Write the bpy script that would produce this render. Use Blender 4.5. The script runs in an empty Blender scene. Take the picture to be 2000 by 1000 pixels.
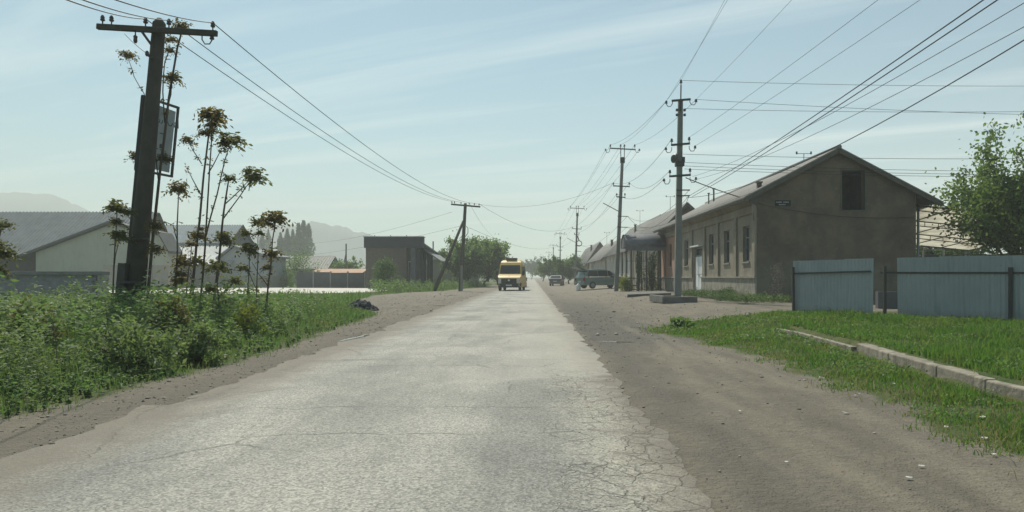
import bpy, math, random
import numpy as np
from mathutils import Vector, Matrix

random.seed(7); RNG = np.random.default_rng(11)
SC = bpy.context.scene
COL = SC.collection
R = math.radians

# ------------------------------------------------------------------ camera
FPX, EYE, VX, VY = 1480.0, 1.25, 1040.0, 540.0      # focal length in photo pixels, eye height, vanishing point of the street
cam_d = bpy.data.cameras.new('camera')
cam_d.sensor_width = 36.0
cam_d.lens = 36.0 * FPX / 2000.0
cam_d.shift_x = -0.02
cam_d.shift_y = 0.02
cam_d.clip_start = 0.05
cam_d.clip_end = 8000
cam = bpy.data.objects.new('camera', cam_d); COL.objects.link(cam)
cam.location = (0, 0, EYE); cam.rotation_euler = (R(90), 0, 0)
SC.camera = cam

# ------------------------------------------------------------------ sky, sun, exposure
SUN_EL, SUN_AZ = 51.0, -19.0                          # azimuth measured from +Y towards +X
W = bpy.data.worlds.new('World'); SC.world = W; W.use_nodes = True
nt = W.node_tree; nt.nodes.clear()
def N(tree, kind, **kw):
    n = tree.nodes.new(kind)
    for k, v in kw.items(): setattr(n, k, v)
    return n
out = N(nt, 'ShaderNodeOutputWorld'); bg = N(nt, 'ShaderNodeBackground')
sky = N(nt, 'ShaderNodeTexSky', sky_type='NISHITA', sun_disc=False)
sky.sun_elevation = R(SUN_EL); sky.sun_rotation = R(SUN_AZ)
sky.altitude = 400; sky.air_density = 1.0; sky.dust_density = 0.9; sky.ozone_density = 1.0
tc = N(nt, 'ShaderNodeTexCoord'); sep = N(nt, 'ShaderNodeSeparateXYZ')
nt.links.new(tc.outputs['Generated'], sep.inputs[0])
def wm(op, a, b=None, clamp=False):
    m = N(nt, 'ShaderNodeMath', operation=op, use_clamp=clamp)
    for i, q in enumerate((a, b)):
        if q is None: continue
        if isinstance(q, (int, float)): m.inputs[i].default_value = q
        else: nt.links.new(q, m.inputs[i])
    return m.outputs[0]
zc = wm('MAXIMUM', sep.outputs[2], 0.03)
cmb = N(nt, 'ShaderNodeCombineXYZ')
u_ = wm('DIVIDE', sep.outputs[0], zc); v_ = wm('DIVIDE', sep.outputs[1], zc)
nt.links.new(wm('ADD', wm('MULTIPLY', u_, 0.30), wm('MULTIPLY', v_, 0.10)), cmb.inputs[0])
nt.links.new(wm('ADD', wm('MULTIPLY', v_, 1.15), wm('MULTIPLY', u_, 0.62)), cmb.inputs[1])
nz = N(nt, 'ShaderNodeTexNoise'); nz.inputs['Scale'].default_value = 0.75; nz.inputs['Detail'].default_value = 7
nz.inputs['Roughness'].default_value = 0.58; nz.inputs['Distortion'].default_value = 0.35
nt.links.new(cmb.outputs[0], nz.inputs['Vector'])
rp = N(nt, 'ShaderNodeValToRGB')
rp.color_ramp.elements[0].position = 0.49; rp.color_ramp.elements[1].position = 0.78
nt.links.new(nz.outputs[0], rp.inputs[0])
cl = wm('MULTIPLY', rp.outputs[0], 0.85)
mx = N(nt, 'ShaderNodeMixRGB'); mx.inputs[2].default_value = (10.4, 11.6, 11.2, 1)
tint = N(nt, 'ShaderNodeMixRGB', blend_type='MULTIPLY'); tint.inputs[0].default_value = 1.0
tint.inputs[2].default_value = (0.76, 1.05, 1.00, 1)
nt.links.new(sky.outputs[0], tint.inputs[1])
nt.links.new(cl, mx.inputs[0]); nt.links.new(tint.outputs[0], mx.inputs[1])
nt.links.new(mx.outputs[0], bg.inputs[0]); bg.inputs[1].default_value = 0.075
nt.links.new(bg.outputs[0], out.inputs[0])

sun_d = bpy.data.lights.new('sun', 'SUN'); sun_d.energy = 4.7; sun_d.angle = R(0.55); sun_d.color = (1.0, 0.945, 0.81)
sun = bpy.data.objects.new('sun', sun_d); COL.objects.link(sun)
SUNV = Vector((math.sin(R(SUN_AZ)) * math.cos(R(SUN_EL)), math.cos(R(SUN_AZ)) * math.cos(R(SUN_EL)), math.sin(R(SUN_EL))))
sun.rotation_euler = SUNV.to_track_quat('Z', 'Y').to_euler()
sun.location = (0, 0, 60)
SC.view_settings.view_transform = 'Standard'; SC.view_settings.look = 'None'
SC.view_settings.exposure = 0.36; SC.view_settings.gamma = 1.0
SC.cycles.use_denoising = True
SC.cycles.max_bounces = 6; SC.cycles.transparent_max_bounces = 8; SC.cycles.volume_bounces = 1
SC.cycles.diffuse_bounces = 3

# ------------------------------------------------------------------ helpers
def at(px, py, Y):
    """the place Y metres down the street that shows at that spot of the 2000 x 1000 photograph"""
    return Vector(((px - VX) / FPX * Y, Y, EYE - (py - VY) / FPX * Y))
def wx(px, Y): return (px - VX) / FPX * Y
def wz(py, Y): return EYE - (py - VY) / FPX * Y

ORG = {}
def org_of(o):
    return ORG.get(o.name, Vector((0, 0, 0))) if o is not None else Vector((0, 0, 0))
def tag(o, label=None, cat=None, group=None, kind=None):
    if label: o['label'] = label
    if cat: o['category'] = cat
    if group: o['group'] = group
    if kind: o['kind'] = kind
    return o
def thing(name, label, cat, loc=(0, 0, 0), group=None, rz=0.0):
    o = bpy.data.objects.new(name, None); COL.objects.link(o)
    o.location = loc; o.rotation_euler = (0, 0, rz); o.empty_display_size = 0.2
    ORG[o.name] = Vector(loc)
    return tag(o, label, cat, group, 'thing')
def local(o):
    """parts of this thing are written in its own coordinates"""
    ORG[o.name] = Vector((0, 0, 0)); return o

class MB:
    def __init__(s): s.v = []; s.f = []; s.m = []; s.mi = 0; s.sm = []; s.smooth = False
    def add(s, vs, fs):
        n = len(s.v); s.v += [tuple(v) for v in vs]
        s.f += [tuple(i + n for i in f) for f in fs]; s.m += [s.mi] * len(fs); s.sm += [s.smooth] * len(fs)
        return s
    def box(s, c, d, rz=0.0, M=None):
        c = Vector(c); hx, hy, hz = d[0] / 2, d[1] / 2, d[2] / 2
        rot = M if M is not None else Matrix.Rotation(rz, 3, 'Z')
        vs = [c + rot @ Vector((x, y, z)) for z in (-hz, hz) for x, y in ((-hx, -hy), (hx, -hy), (hx, hy), (-hx, hy))]
        return s.add(vs, [(3, 2, 1, 0), (4, 5, 6, 7), (0, 1, 5, 4), (1, 2, 6, 5), (2, 3, 7, 6), (3, 0, 4, 7)])
    def box2(s, a, b):
        a, b = Vector(a), Vector(b)
        return s.box((a + b) / 2, (abs(b.x - a.x), abs(b.y - a.y), abs(b.z - a.z)))
    def bar(s, p, q, w, h=None, up=(0, 0, 1), w2=None, h2=None):
        p, q = Vector(p), Vector(q); h = w if h is None else h
        w2 = w if w2 is None else w2; h2 = h if h2 is None else h2
        d = (q - p).normalized(); u = Vector(up)
        if abs(d.dot(u)) > 0.98: u = Vector((0, 1, 0))
        a = d.cross(u).normalized(); b = a.cross(d)
        vs = [p + a * x * w / 2 + b * y * h / 2 for x, y in ((-1, -1), (1, -1), (1, 1), (-1, 1))]
        vs += [q + a * x * w2 / 2 + b * y * h2 / 2 for x, y in ((-1, -1), (1, -1), (1, 1), (-1, 1))]
        return s.add(vs, [(0, 1, 2, 3), (7, 6, 5, 4), (1, 0, 4, 5), (2, 1, 5, 6), (3, 2, 6, 7), (0, 3, 7, 4)])
    def tube(s, pts, r, n=6):
        pts = [Vector(p) for p in pts]; k = len(pts)
        rs = [r] * k if isinstance(r, (int, float)) else list(r)
        vs = []; fs = []; a = None
        for i, p in enumerate(pts):
            d = (pts[min(i + 1, k - 1)] - pts[max(i - 1, 0)])
            d = d.normalized() if d.length > 1e-9 else Vector((0, 0, 1))
            if a is None:
                a = d.orthogonal().normalized()
            else:
                a = a - d * a.dot(d)
                a = a.normalized() if a.length > 1e-6 else d.orthogonal().normalized()
            b = d.cross(a)
            for j in range(n):
                t = 2 * math.pi * j / n
                vs.append(p + (a * math.cos(t) + b * math.sin(t)) * rs[i])
        for i in range(k - 1):
            for j in range(n):
                fs.append((i * n + j, i * n + (j + 1) % n, (i + 1) * n + (j + 1) % n, (i + 1) * n + j))
        fs.append(tuple(reversed(range(n)))); fs.append(tuple((k - 1) * n + j for j in range(n)))
        sm = s.smooth; s.smooth = n > 4; s.add(vs, fs); s.smooth = sm
        return s
    def lathe(s, prof, base, n=12, M=None):
        base = Vector(base); vs = []; fs = []
        for r, z in prof:
            for j in range(n):
                t = 2 * math.pi * j / n; v = Vector((r * math.cos(t), r * math.sin(t), z))
                vs.append(base + (M @ v if M is not None else v))
        for i in range(len(prof) - 1):
            for j in range(n):
                fs.append((i * n + j, i * n + (j + 1) % n, (i + 1) * n + (j + 1) % n, (i + 1) * n + j))
        fs.append(tuple(reversed(range(n)))); fs.append(tuple((len(prof) - 1) * n + j for j in range(n)))
        return s.add(vs, fs)
    def prism(s, poly, vec):
        n = len(poly); vec = Vector(vec); poly = [Vector(p) for p in poly]
        vs = poly + [p + vec for p in poly]
        fs = [tuple(reversed(range(n))), tuple(range(n, 2 * n))] + [(i, (i + 1) % n, n + (i + 1) % n, n + i) for i in range(n)]
        return s.add(vs, fs)
    def quad(s, a, b, c, d): return s.add([a, b, c, d], [(0, 1, 2, 3)])
    def mesh(s, name, mats, off=Vector((0, 0, 0))):
        me = bpy.data.meshes.new(name)
        o = Vector(off)
        me.from_pydata([(v[0] - o.x, v[1] - o.y, v[2] - o.z) for v in s.v], [], s.f)
        for m in (mats if isinstance(mats, (list, tuple)) else [mats]): me.materials.append(m)
        if any(s.m): me.polygons.foreach_set('material_index', s.m)
        if any(s.sm): me.polygons.foreach_set('use_smooth', s.sm)
        me.update(); return me
    def build(s, name, mats, parent=None, loc=None, label=None, cat=None, group=None, kind=None, bevel=0):
        """loc: origin of a thing that is a single mesh (vertices are written in scene coordinates)"""
        off = org_of(parent) if parent is not None else Vector(loc or (0, 0, 0))
        o = bpy.data.objects.new(name, s.mesh(name, mats, off)); COL.objects.link(o)
        if parent is not None:
            o.parent = parent; ORG[o.name] = off
        else:
            o.location = off; ORG[o.name] = off
        if bevel:
            b = o.modifiers.new('bevel', 'BEVEL'); b.width = bevel; b.segments = 2; b.limit_method = 'ANGLE'
        return tag(o, label, cat, group, kind)

def place(name, me, parent, loc, rot=None):
    """another copy of a shared piece under its thing"""
    o = bpy.data.objects.new(name, me); COL.objects.link(o)
    o.parent = parent; o.location = Vector(loc) - org_of(parent)
    if rot is not None: o.rotation_euler = rot
    return o
def copy_tree(o, parent=None):
    c = o.copy(); COL.objects.link(c); c.parent = parent
    for ch in list(o.children): copy_tree(ch, c)
    return c

def np_mesh(name, V, T, mat, parent=None, loc=None, n_per=3, smooth=False, **kw):
    """V: (n,3) points, T: (m,n_per) faces; many small faces at once"""
    me = bpy.data.meshes.new(name)
    off = org_of(parent) if parent is not None else Vector(loc or (0, 0, 0))
    V = np.asarray(V, dtype=np.float32) - np.array(off, dtype=np.float32)
    T = np.asarray(T, dtype=np.int32)
    me.vertices.add(len(V)); me.vertices.foreach_set('co', V.ravel())
    me.loops.add(T.size); me.loops.foreach_set('vertex_index', T.ravel())
    me.polygons.add(len(T)); me.polygons.foreach_set('loop_start', np.arange(0, T.size, n_per, dtype=np.int32))
    if smooth: me.polygons.foreach_set('use_smooth', np.ones(len(T), dtype=bool))
    me.materials.append(mat); me.update(calc_edges=True); me.validate()
    o = bpy.data.objects.new(name, me); COL.objects.link(o)
    if parent is not None: o.parent = parent
    else: o.location = off
    ORG[o.name] = off
    return tag(o, **kw)

def unit(a):
    return a / np.maximum(np.linalg.norm(a, axis=-1, keepdims=True), 1e-9)
def leaves(C, L, Wd, dirs=None, flat=0.0):
    """rhombic leaves, a little folded: C centres (n,3), L lengths, Wd widths"""
    n = len(C); C = np.asarray(C, float); L = np.broadcast_to(L, (n,))[:, None]; Wd = np.broadcast_to(Wd, (n,))[:, None]
    a = unit(RNG.normal(size=(n, 3)) if dirs is None else np.asarray(dirs, float))
    b = RNG.normal(size=(n, 3)); b[:, 2] *= (1 - flat)
    b = unit(b - a * (a * b).sum(1, keepdims=True)); c = np.cross(a, b)
    V = np.stack([C - a * L * .5, C + b * Wd * .5 + c * Wd * .12 + a * L * .06, C + a * L * .5, C - b * Wd * .5 + c * Wd * .12 + a * L * .06], 1).reshape(-1, 3)
    T = np.arange(4 * n).reshape(n, 4)
    return V, T
def blades(P, h, w, lean):
    """grass blades: P roots (n,3), heights, widths"""
    n = len(P); h = np.broadcast_to(h, (n,)); w = np.broadcast_to(w, (n,))
    t = RNG.uniform(0, 2 * np.pi, n); s = np.stack([np.cos(t), np.sin(t), 0 * t], 1)
    t2 = RNG.uniform(0, 2 * np.pi, n); l = np.stack([np.cos(t2), np.sin(t2), 0 * t2], 1) * (RNG.uniform(.1, 1, n) * lean * h)[:, None]
    up = np.stack([0 * h, 0 * h, h], 1); sw = s * w[:, None] * .5
    mid = P + up * .55 + l * .35
    V = np.stack([P - sw, P + sw, mid + sw * .75, mid - sw * .75, P + up * .97 + l], 1).reshape(-1, 3)
    b = (np.arange(n) * 5)[:, None]
    T = np.concatenate([b + [0, 1, 2], b + [0, 2, 3], b + [3, 2, 4]], 1).reshape(-1, 3)
    return V, T
def join(parts):
    Vs = []; Ts = []; k = 0
    for V, T in parts:
        Vs.append(V); Ts.append(T + k); k += len(V)
    return np.concatenate(Vs), np.concatenate(Ts)
def wob(x, y, s, k=0.0):
    """smooth pseudo-noise in about -1..1"""
    x = np.asarray(x, float) * s + k; y = np.asarray(y, float) * s - k * .7
    return (np.sin(x * 1.7 + 1.3 * np.sin(y * 1.1 + k)) + np.sin(y * 2.1 + 1.1 * np.sin(x * .9 + 2 * k)) + .6 * np.sin(x * 3.7 - y * 3.1 + k) + .4 * np.sin(x * 7.3 + y * 6.1)) / 3.0

# ------------------------------------------------------------------ materials
class NT:
    """small node-writing helper"""
    def __init__(s, name):
        s.mat = bpy.data.materials.new(name); s.mat.use_nodes = True
        s.t = s.mat.node_tree; s.t.nodes.clear()
        s.out = s.t.nodes.new('ShaderNodeOutputMaterial')
        s.pos = s.t.nodes.new('ShaderNodeNewGeometry')
    def link(s, a, b): s.t.links.new(a, b)
    def put(s, sock, v):
        if isinstance(v, bpy.types.NodeSocket): s.link(v, sock)
        elif isinstance(v, (tuple, list)) and len(v) == 3 and sock.type == 'RGBA': sock.default_value = (*v, 1)
        else: sock.default_value = v
    def math(s, op, a, b=None, clamp=False):
        m = s.t.nodes.new('ShaderNodeMath'); m.operation = op; m.use_clamp = clamp
        s.put(m.inputs[0], a)
        if b is not None: s.put(m.inputs[1], b)
        return m.outputs[0]
    def scale(s, vec, sc):
        m = s.t.nodes.new('ShaderNodeVectorMath'); m.operation = 'MULTIPLY'
        s.put(m.inputs[0], vec); m.inputs[1].default_value = sc if isinstance(sc, (tuple, list)) else (sc, sc, sc)
        return m.outputs[0]
    def vadd(s, a, b):
        m = s.t.nodes.new('ShaderNodeVectorMath'); m.operation = 'ADD'; s.put(m.inputs[0], a); s.put(m.inputs[1], b); return m.outputs[0]
    def noise(s, vec, sc, detail=4, rough=.55, dist=0, col=False):
        n = s.t.nodes.new('ShaderNodeTexNoise'); s.put(n.inputs['Vector'], vec)
        n.inputs['Scale'].default_value = sc; n.inputs['Detail'].default_value = detail
        n.inputs['Roughness'].default_value = rough; n.inputs['Distortion'].default_value = dist
        return n.outputs[1 if col else 0]
    def voro(s, vec, sc, feature='F1', outp=0, rnd=1.0):
        n = s.t.nodes.new('ShaderNodeTexVoronoi'); n.feature = feature; s.put(n.inputs['Vector'], vec)
        n.inputs['Scale'].default_value = sc; n.inputs['Randomness'].default_value = rnd
        return n.outputs[outp]
    def ramp(s, f, lo, hi, a=0.0, b=1.0):
        m = s.t.nodes.new('ShaderNodeMapRange'); m.clamp = True; s.put(m.inputs[0], f)
        m.inputs[1].default_value = lo; m.inputs[2].default_value = hi; m.inputs[3].default_value = a; m.inputs[4].default_value = b
        return m.outputs[0]
    def mix(s, f, a, b, mode='MIX'):
        m = s.t.nodes.new('ShaderNodeMixRGB'); m.blend_type = mode
        s.put(m.inputs[0], f); s.put(m.inputs[1], a); s.put(m.inputs[2], b); return m.outputs[0]
    def xyz(s, vec=None):
        n = s.t.nodes.new('ShaderNodeSeparateXYZ'); s.link(vec or s.pos.outputs['Position'], n.inputs[0]); return n.outputs
    def bump(s, h, strength=.4, dist=.02):
        n = s.t.nodes.new('ShaderNodeBump'); n.inputs['Strength'].default_value = strength; n.inputs['Distance'].default_value = dist
        s.link(h, n.inputs['Height']); return n.outputs[0]
    def attr(s, name):
        n = s.t.nodes.new('ShaderNodeAttribute'); n.attribute_name = name; return n.outputs['Fac']
    def principled(s, col, rough=.8, metal=0.0, normal=None, spec=.3, **kw):
        p = s.t.nodes.new('ShaderNodeBsdfPrincipled')
        s.put(p.inputs['Base Color'], col); s.put(p.inputs['Roughness'], rough); s.put(p.inputs['Metallic'], metal)
        p.inputs['Specular IOR Level'].default_value = spec
        if normal is not None: s.link(normal, p.inputs['Normal'])
        for k, v in kw.items(): s.put(p.inputs[k], v)
        s.link(p.outputs[0], s.out.inputs[0]); return s.mat
    @property
    def P(s): return s.pos.outputs['Position']

MATS = {}
def pm(name, col, col2=None, rough=.8, sc=2.0, bump=.25, bsc=60, metal=0.0, spec=.3, stain=None, lo=.35, hi=.7, streak=0.0):
    """plain painted / plastered / metal surface with patchy colour, grain and optional vertical streaks"""
    if name in MATS: return MATS[name]
    k = NT(name); col2 = col2 or tuple(c * .72 for c in col)
    f = k.ramp(k.noise(k.P, sc, 5, .62), lo, hi)
    c = k.mix(f, col, col2)
    g = k.noise(k.P, bsc, 3)
    c = k.mix(.35, c, k.mix(g, (.55, .55, .55), (1.3, 1.3, 1.3)), 'MULTIPLY')
    if streak:
        s = k.ramp(k.noise(k.scale(k.P, (3, 3, .35)), 2.2, 4), .5, .75)
        c = k.mix(k.math('MULTIPLY', s, streak), c, stain or tuple(x * .5 for x in col))
    MATS[name] = k.principled(c, rough, metal, k.bump(g, bump, .01), spec)
    return MATS[name]
def leaf_mat(name, c1, c2, trans=.35, glow=(1.25, 1.25, .75), c3=None, s3=.5):
    if name in MATS: return MATS[name]
    k = NT(name)
    r = k.pos.outputs['Random Per Island']
    c = k.mix(r, c1, c2)
    c = k.mix(k.ramp(k.noise(k.P, .9, 3), .35, .65), c, k.mix(r, c2, c1))
    if c3:   # patches of another growth
        c = k.mix(k.math('MULTIPLY', k.ramp(k.noise(k.P, s3, 5, .65), .48, .62), .8), c, k.mix(r, c3, tuple(q * .7 for q in c3)))
    d = k.t.nodes.new('ShaderNodeBsdfPrincipled'); k.link(c, d.inputs['Base Color']); d.inputs['Roughness'].default_value = .62; d.inputs['Specular IOR Level'].default_value = .3
    tr = k.t.nodes.new('ShaderNodeBsdfTranslucent'); k.link(k.mix(1.0, c, glow, 'MULTIPLY'), tr.inputs[0])
    m = k.t.nodes.new('ShaderNodeMixShader'); m.inputs[0].default_value = trans
    k.link(d.outputs[0], m.inputs[1]); k.link(tr.outputs[0], m.inputs[2]); k.link(m.outputs[0], k.out.inputs[0])
    MATS[name] = k.mat; return k.mat
def glass_mat(name='dark_glass', col=(.02, .028, .03), rough=.08):
    if name in MATS: return MATS[name]
    k = NT(name); MATS[name] = k.principled(col, rough, 0, None, .5); return MATS[name]

# ------------------------------------------------------------------ lie of the land
LY = [0, 6.5, 7.9, 9, 10.8, 13.6, 18.3, 22, 25, 27.5, 32, 40, 50, 58, 65, 84, 120, 400, 1500]
LX = [-4.7, -4.56, -4.46, -4.38, -4.28, -4.32, -4.68, -4.8, -5.05, -6.2, -7.4, -9.0, -10.3, -9.6, -7.6, -6.0, -5.2, -5.0, -5.0]
RY = [0, 5, 5.9, 6.9, 9.25, 11.1, 13.1, 15.4, 17.2, 18.6, 19.6, 20.6, 21.6, 22.6]
RX = [3.2, 3.2, 3.28, 3.39, 3.43, 3.53, 3.37, 2.96, 2.62, 2.75, 3.6, 4.8, 6.2, 8.0]
KY = [0, 7.4, 8, 9.2, 12.4, 17, 22]
KX = [4.9, 4.8, 4.75, 4.86, 5.27, 5.6, 6.0]
def sst(a, b, x):
    t = np.clip((np.asarray(x, float) - a) / (b - a), 0, 1); return t * t * (3 - 2 * t)
def H(x, y):
    x = np.asarray(x, float); y = np.asarray(y, float)
    near = 1 - sst(90, 160, y)
    h = (.022 * wob(x, y, .8) + .010 * wob(x, y, 2.6, 3)) * near
    h = h * sst(.0, .6, np.maximum(x - 1.0, -3.6 - x) + .35)
    edge = np.interp(y, LY, LX)
    h = h + (.16 * sst(.2, 2.2, edge - x) + .08 * sst(1.5, 6, edge - x) * (1 + wob(x, y, .35))) * (1 - sst(24, 34, y)) + .05 * sst(0, 3, edge - x) * sst(24, 34, y) * near
    xk = np.interp(y, KY, KX); a = 1 - sst(15.5, 18.5, y)
    h = h + .165 * sst(.02, .14, x - xk) * a + (.20 * sst(2.8, 7.5, x)) * (1 - a) * near
    road = sst(-.02, .22, np.minimum(1.02 - x, x + 3.57))
    return h * (1 - road) - .07 * road
def Hf(x, y): return float(H(np.array([x]), np.array([y]))[0])
def veg(x, y):
    """1 where the ground is overgrown"""
    x = np.asarray(x, float); y = np.asarray(y, float)
    w = .22 * wob(x, y, 1.6) + .12 * wob(x, y, 4.1, 1)
    l = np.interp(y, LY, LX) - x + w
    r = np.where(y < 22.6, x - np.interp(y, RY, RX) + w, -1)
    return np.clip(np.maximum(l, r) / .5 + .3, 0, 1)

# ------------------------------------------------------------------ ground sheet
gx = np.concatenate([[-1500, -900, -500, -300, -180, -110, -75, -55, -44, -36], np.arange(-30, -16, .8), np.arange(-16, -5.5, .4), np.arange(-5.5, -3.0, .14), np.arange(-3.0, .7, .75), np.arange(.7, 6.4, .14), np.arange(6.4, 16, .4), np.arange(16, 30, 1.0), [34, 40, 50, 65, 85, 120, 180, 300, 500, 900, 1500]])
gy = np.concatenate([[-150, -60, -25, -10, -4, 0], np.arange(1.5, 24, .2), np.arange(24, 60, .8), np.arange(60, 120, 3), [125, 135, 150, 175, 210, 260, 330, 420, 550, 750, 1000, 1250, 1500]])
GX, GY = np.meshgrid(gx, gy); GZ = H(GX, GY)
V = np.stack([GX.ravel(), GY.ravel(), GZ.ravel()], 1)
nx, ny = len(gx), len(gy)
idx = np.arange(nx * ny).reshape(ny, nx)
T = np.stack([idx[:-1, :-1], idx[:-1, 1:], idx[1:, 1:], idx[1:, :-1]], -1).reshape(-1, 4)

k = NT('dirt_ground')
P = k.P
big = k.ramp(k.noise(P, .55, 5, .6), .36, .66)
c = k.mix(big, (.176, .156, .118), (.120, .108, .085))
c = k.mix(k.ramp(k.noise(k.scale(P, (1.6, .35, 1)), 1.3, 5, .6), .45, .7, 0, .6), c, (.225, .200, .154))
c = k.mix(k.ramp(k.noise(k.scale(P, (2.2, .22, 1)), 2.1, 4, .6), .52, .72, 0, .55), c, (.098, .090, .078))
X, Y, Z = k.xyz()
wx_ = k.math('ADD', X, k.math('MULTIPLY', k.math('SUBTRACT', k.noise(P, 1.3, 4), .5), 1.1))
wet = k.math('MULTIPLY', k.ramp(wx_, .9, 1.25), k.ramp(wx_, 1.35, 2.0, 1, 0))
c = k.mix(k.math('MULTIPLY', wet, .6), c, (.085, .079, .070))
wetl = k.math('MULTIPLY', k.ramp(wx_, -4.5, -4.1), k.ramp(wx_, -3.7, -3.3, 1, 0))
c = k.mix(k.math('MULTIPLY', wetl, .45), c, (.12, .105, .09))
peb = k.voro(P, 38, 'F1', 0)
grv = k.math('MULTIPLY', k.math('MULTIPLY', k.ramp(wx_, .9, 1.3), k.ramp(wx_, 2.6, 3.6, 1, 0)), k.math('MULTIPLY', k.ramp(Y, 12, 15), k.ramp(Y, 34, 46, 1, 0)))
c = k.mix(k.math('MULTIPLY', grv, .8), c, (.085, .082, .076))
c = k.mix(k.ramp(peb, .04, .20, .30, 0), c, k.mix(k.voro(P, 38, 'F1', 1), (.08, .078, .072), (.28, .26, .23)))
c = k.mix(k.ramp(k.noise(P, 7, 6, .72), .40, .64, .55, 0), c, (.105, .098, .084))
fine = k.noise(P, 90, 3, .7)
c = k.mix(.7, c, k.mix(fine, (.35, .35, .35), (1.8, 1.8, 1.8)), 'MULTIPLY')
for x0, sl_, wv_, ph, wd, colr in ((1.75, .035, .16, .0, .13, (.205, .182, .140)), (2.35, .05, .20, 1.0, .12, (.105, .094, .074)), (1.40, .02, .10, 2.1, .10, (.100, .090, .072)), (2.75, .012, .22, 3.3, .12, (.208, .186, .144))):
    cx_ = k.math('ADD', k.math('ADD', k.math('MULTIPLY', Y, sl_), x0), k.math('MULTIPLY', k.math('SINE', k.math('ADD', k.math('MULTIPLY', Y, .55), ph)), wv_))
    td = k.math('ABSOLUTE', k.math('SUBTRACT', k.math('ADD', X, k.math('MULTIPLY', k.math('SUBTRACT', k.noise(P, 3.0, 4), .5), .22)), cx_))
    c = k.mix(k.math('MULTIPLY', k.math('MULTIPLY', k.ramp(td, wd * .4, wd * 1.5, 1, 0), k.ramp(k.noise(P, 1.1, 4), .35, .6)), k.ramp(Y, 18, 26, .55, 0)), c, colr)
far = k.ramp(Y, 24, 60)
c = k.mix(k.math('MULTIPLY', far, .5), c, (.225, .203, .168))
vg = k.ramp(k.math('ADD', k.attr('veg'), k.math('MULTIPLY', k.math('SUBTRACT', k.noise(P, 5, 4), .5), .7)), .35, .75)
gcol = k.mix(k.ramp(k.noise(P, 3, 5), .35, .65), (.045, .075, .022), (.085, .090, .035))
c = k.mix(vg, c, gcol)
hgt = k.math('ADD', k.math('MULTIPLY', k.noise(P, 14, 6, .65), 1.0), k.math('MULTIPLY', k.ramp(peb, .05, .35, 1, 0), .25))
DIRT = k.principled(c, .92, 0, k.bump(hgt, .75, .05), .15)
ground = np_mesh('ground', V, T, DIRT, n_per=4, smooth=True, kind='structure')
a_ = ground.data.attributes.new('veg', 'FLOAT', 'POINT'); a_.data.foreach_set('value', veg(V[:, 0], V[:, 1]).astype(np.float32))

# ------------------------------------------------------------------ road
k = NT('worn_asphalt')
P = k.P; X, Y, Z = k.xyz()
base = k.mix(k.ramp(k.noise(k.scale(P, (1, .45, 1)), .8, 5, .6), .38, .66), (.285, .280, .256), (.165, .166, .158))
base = k.mix(k.ramp(k.noise(k.scale(P, (1.2, .12, 1)), 1.0, 3), .5, .75, 0, .6), base, (.275, .275, .255))
n1 = k.noise(P, 1.1, 4)
dustR = k.ramp(k.math('ADD', X, n1), .5, 1.45)
dustL = k.ramp(k.math('ADD', X, n1), -3.0, -2.3, 1, 0)
base = k.mix(k.math('MULTIPLY', k.math('MAXIMUM', dustR, dustL), .75), base, (.255, .238, .196))
# worn darker strip in the middle of the near lane
dk = k.math('MULTIPLY', k.ramp(k.math('ABSOLUTE', k.math('ADD', k.math('SUBTRACT', X, -.05), k.math('MULTIPLY', k.math('SUBTRACT', k.noise(P, .9, 3), .5), .8))), .12, .55, 1, 0), k.math('MULTIPLY', k.ramp(Y, 3.5, 5), k.ramp(Y, 8.2, 9.6, 1, 0)))
base = k.mix(k.math('MULTIPLY', dk, .5), base, (.115, .118, .115))
agg = k.voro(P, 75, 'F1', 1); agd = k.voro(P, 75, 'F1', 0)
base = k.mix(.75, base, k.mix(agg, (.30, .31, .31), (1.85, 1.82, 1.72)), 'MULTIPLY')
base = k.mix(k.ramp(k.voro(P, 34, 'F1', 0), .05, .22, .55, 0), base, k.mix(k.voro(P, 34, 'F1', 1), (.09, .095, .095), (.46, .45, .42)))
base = k.mix(.40, base, k.mix(k.noise(P, 28, 3, .7), (.35, .35, .35), (1.65, 1.65, 1.65)), 'MULTIPLY')
wv = k.vadd(P, k.scale(k.noise(P, 2.6, 4, .6, 0, True), (.30, .30, 0)))
de = k.voro(k.scale(wv, (1, .8, 0)), 4.4, 'DISTANCE_TO_EDGE', 0)
de2 = k.voro(k.scale(wv, (1, .75, 0)), 9.5, 'DISTANCE_TO_EDGE', 0)
zone = k.math('MULTIPLY', k.ramp(k.math('ADD', X, k.math('MULTIPLY', k.math('SUBTRACT', k.noise(P, .8, 3), .5), 1.5)), .05, .45), k.ramp(k.math('ADD', Y, k.noise(P, 1.2, 3)), 9.9, 10.8, 1, 0))
zone2 = k.math('MULTIPLY', zone, k.ramp(k.noise(P, 1.7, 3), .45, .6))
cr = k.math('MULTIPLY', k.math('MULTIPLY', k.ramp(de, .006, .030, 1, 0), k.ramp(k.noise(P, 2.4, 3), .36, .52, .25, 1)), zone)
cr2 = k.math('MULTIPLY', k.ramp(de2, .010, .045, .7, 0), zone2)
sparse = k.math('MULTIPLY', k.ramp(k.voro(k.scale(wv, (.8, .35, 0)), .9, 'DISTANCE_TO_EDGE', 0), .003, .012, 1, 0), k.ramp(k.noise(P, .45, 3), .50, .60))
crack = k.math('MAXIMUM', k.math('MAXIMUM', cr, cr2), k.math('MULTIPLY', sparse, .7))
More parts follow.
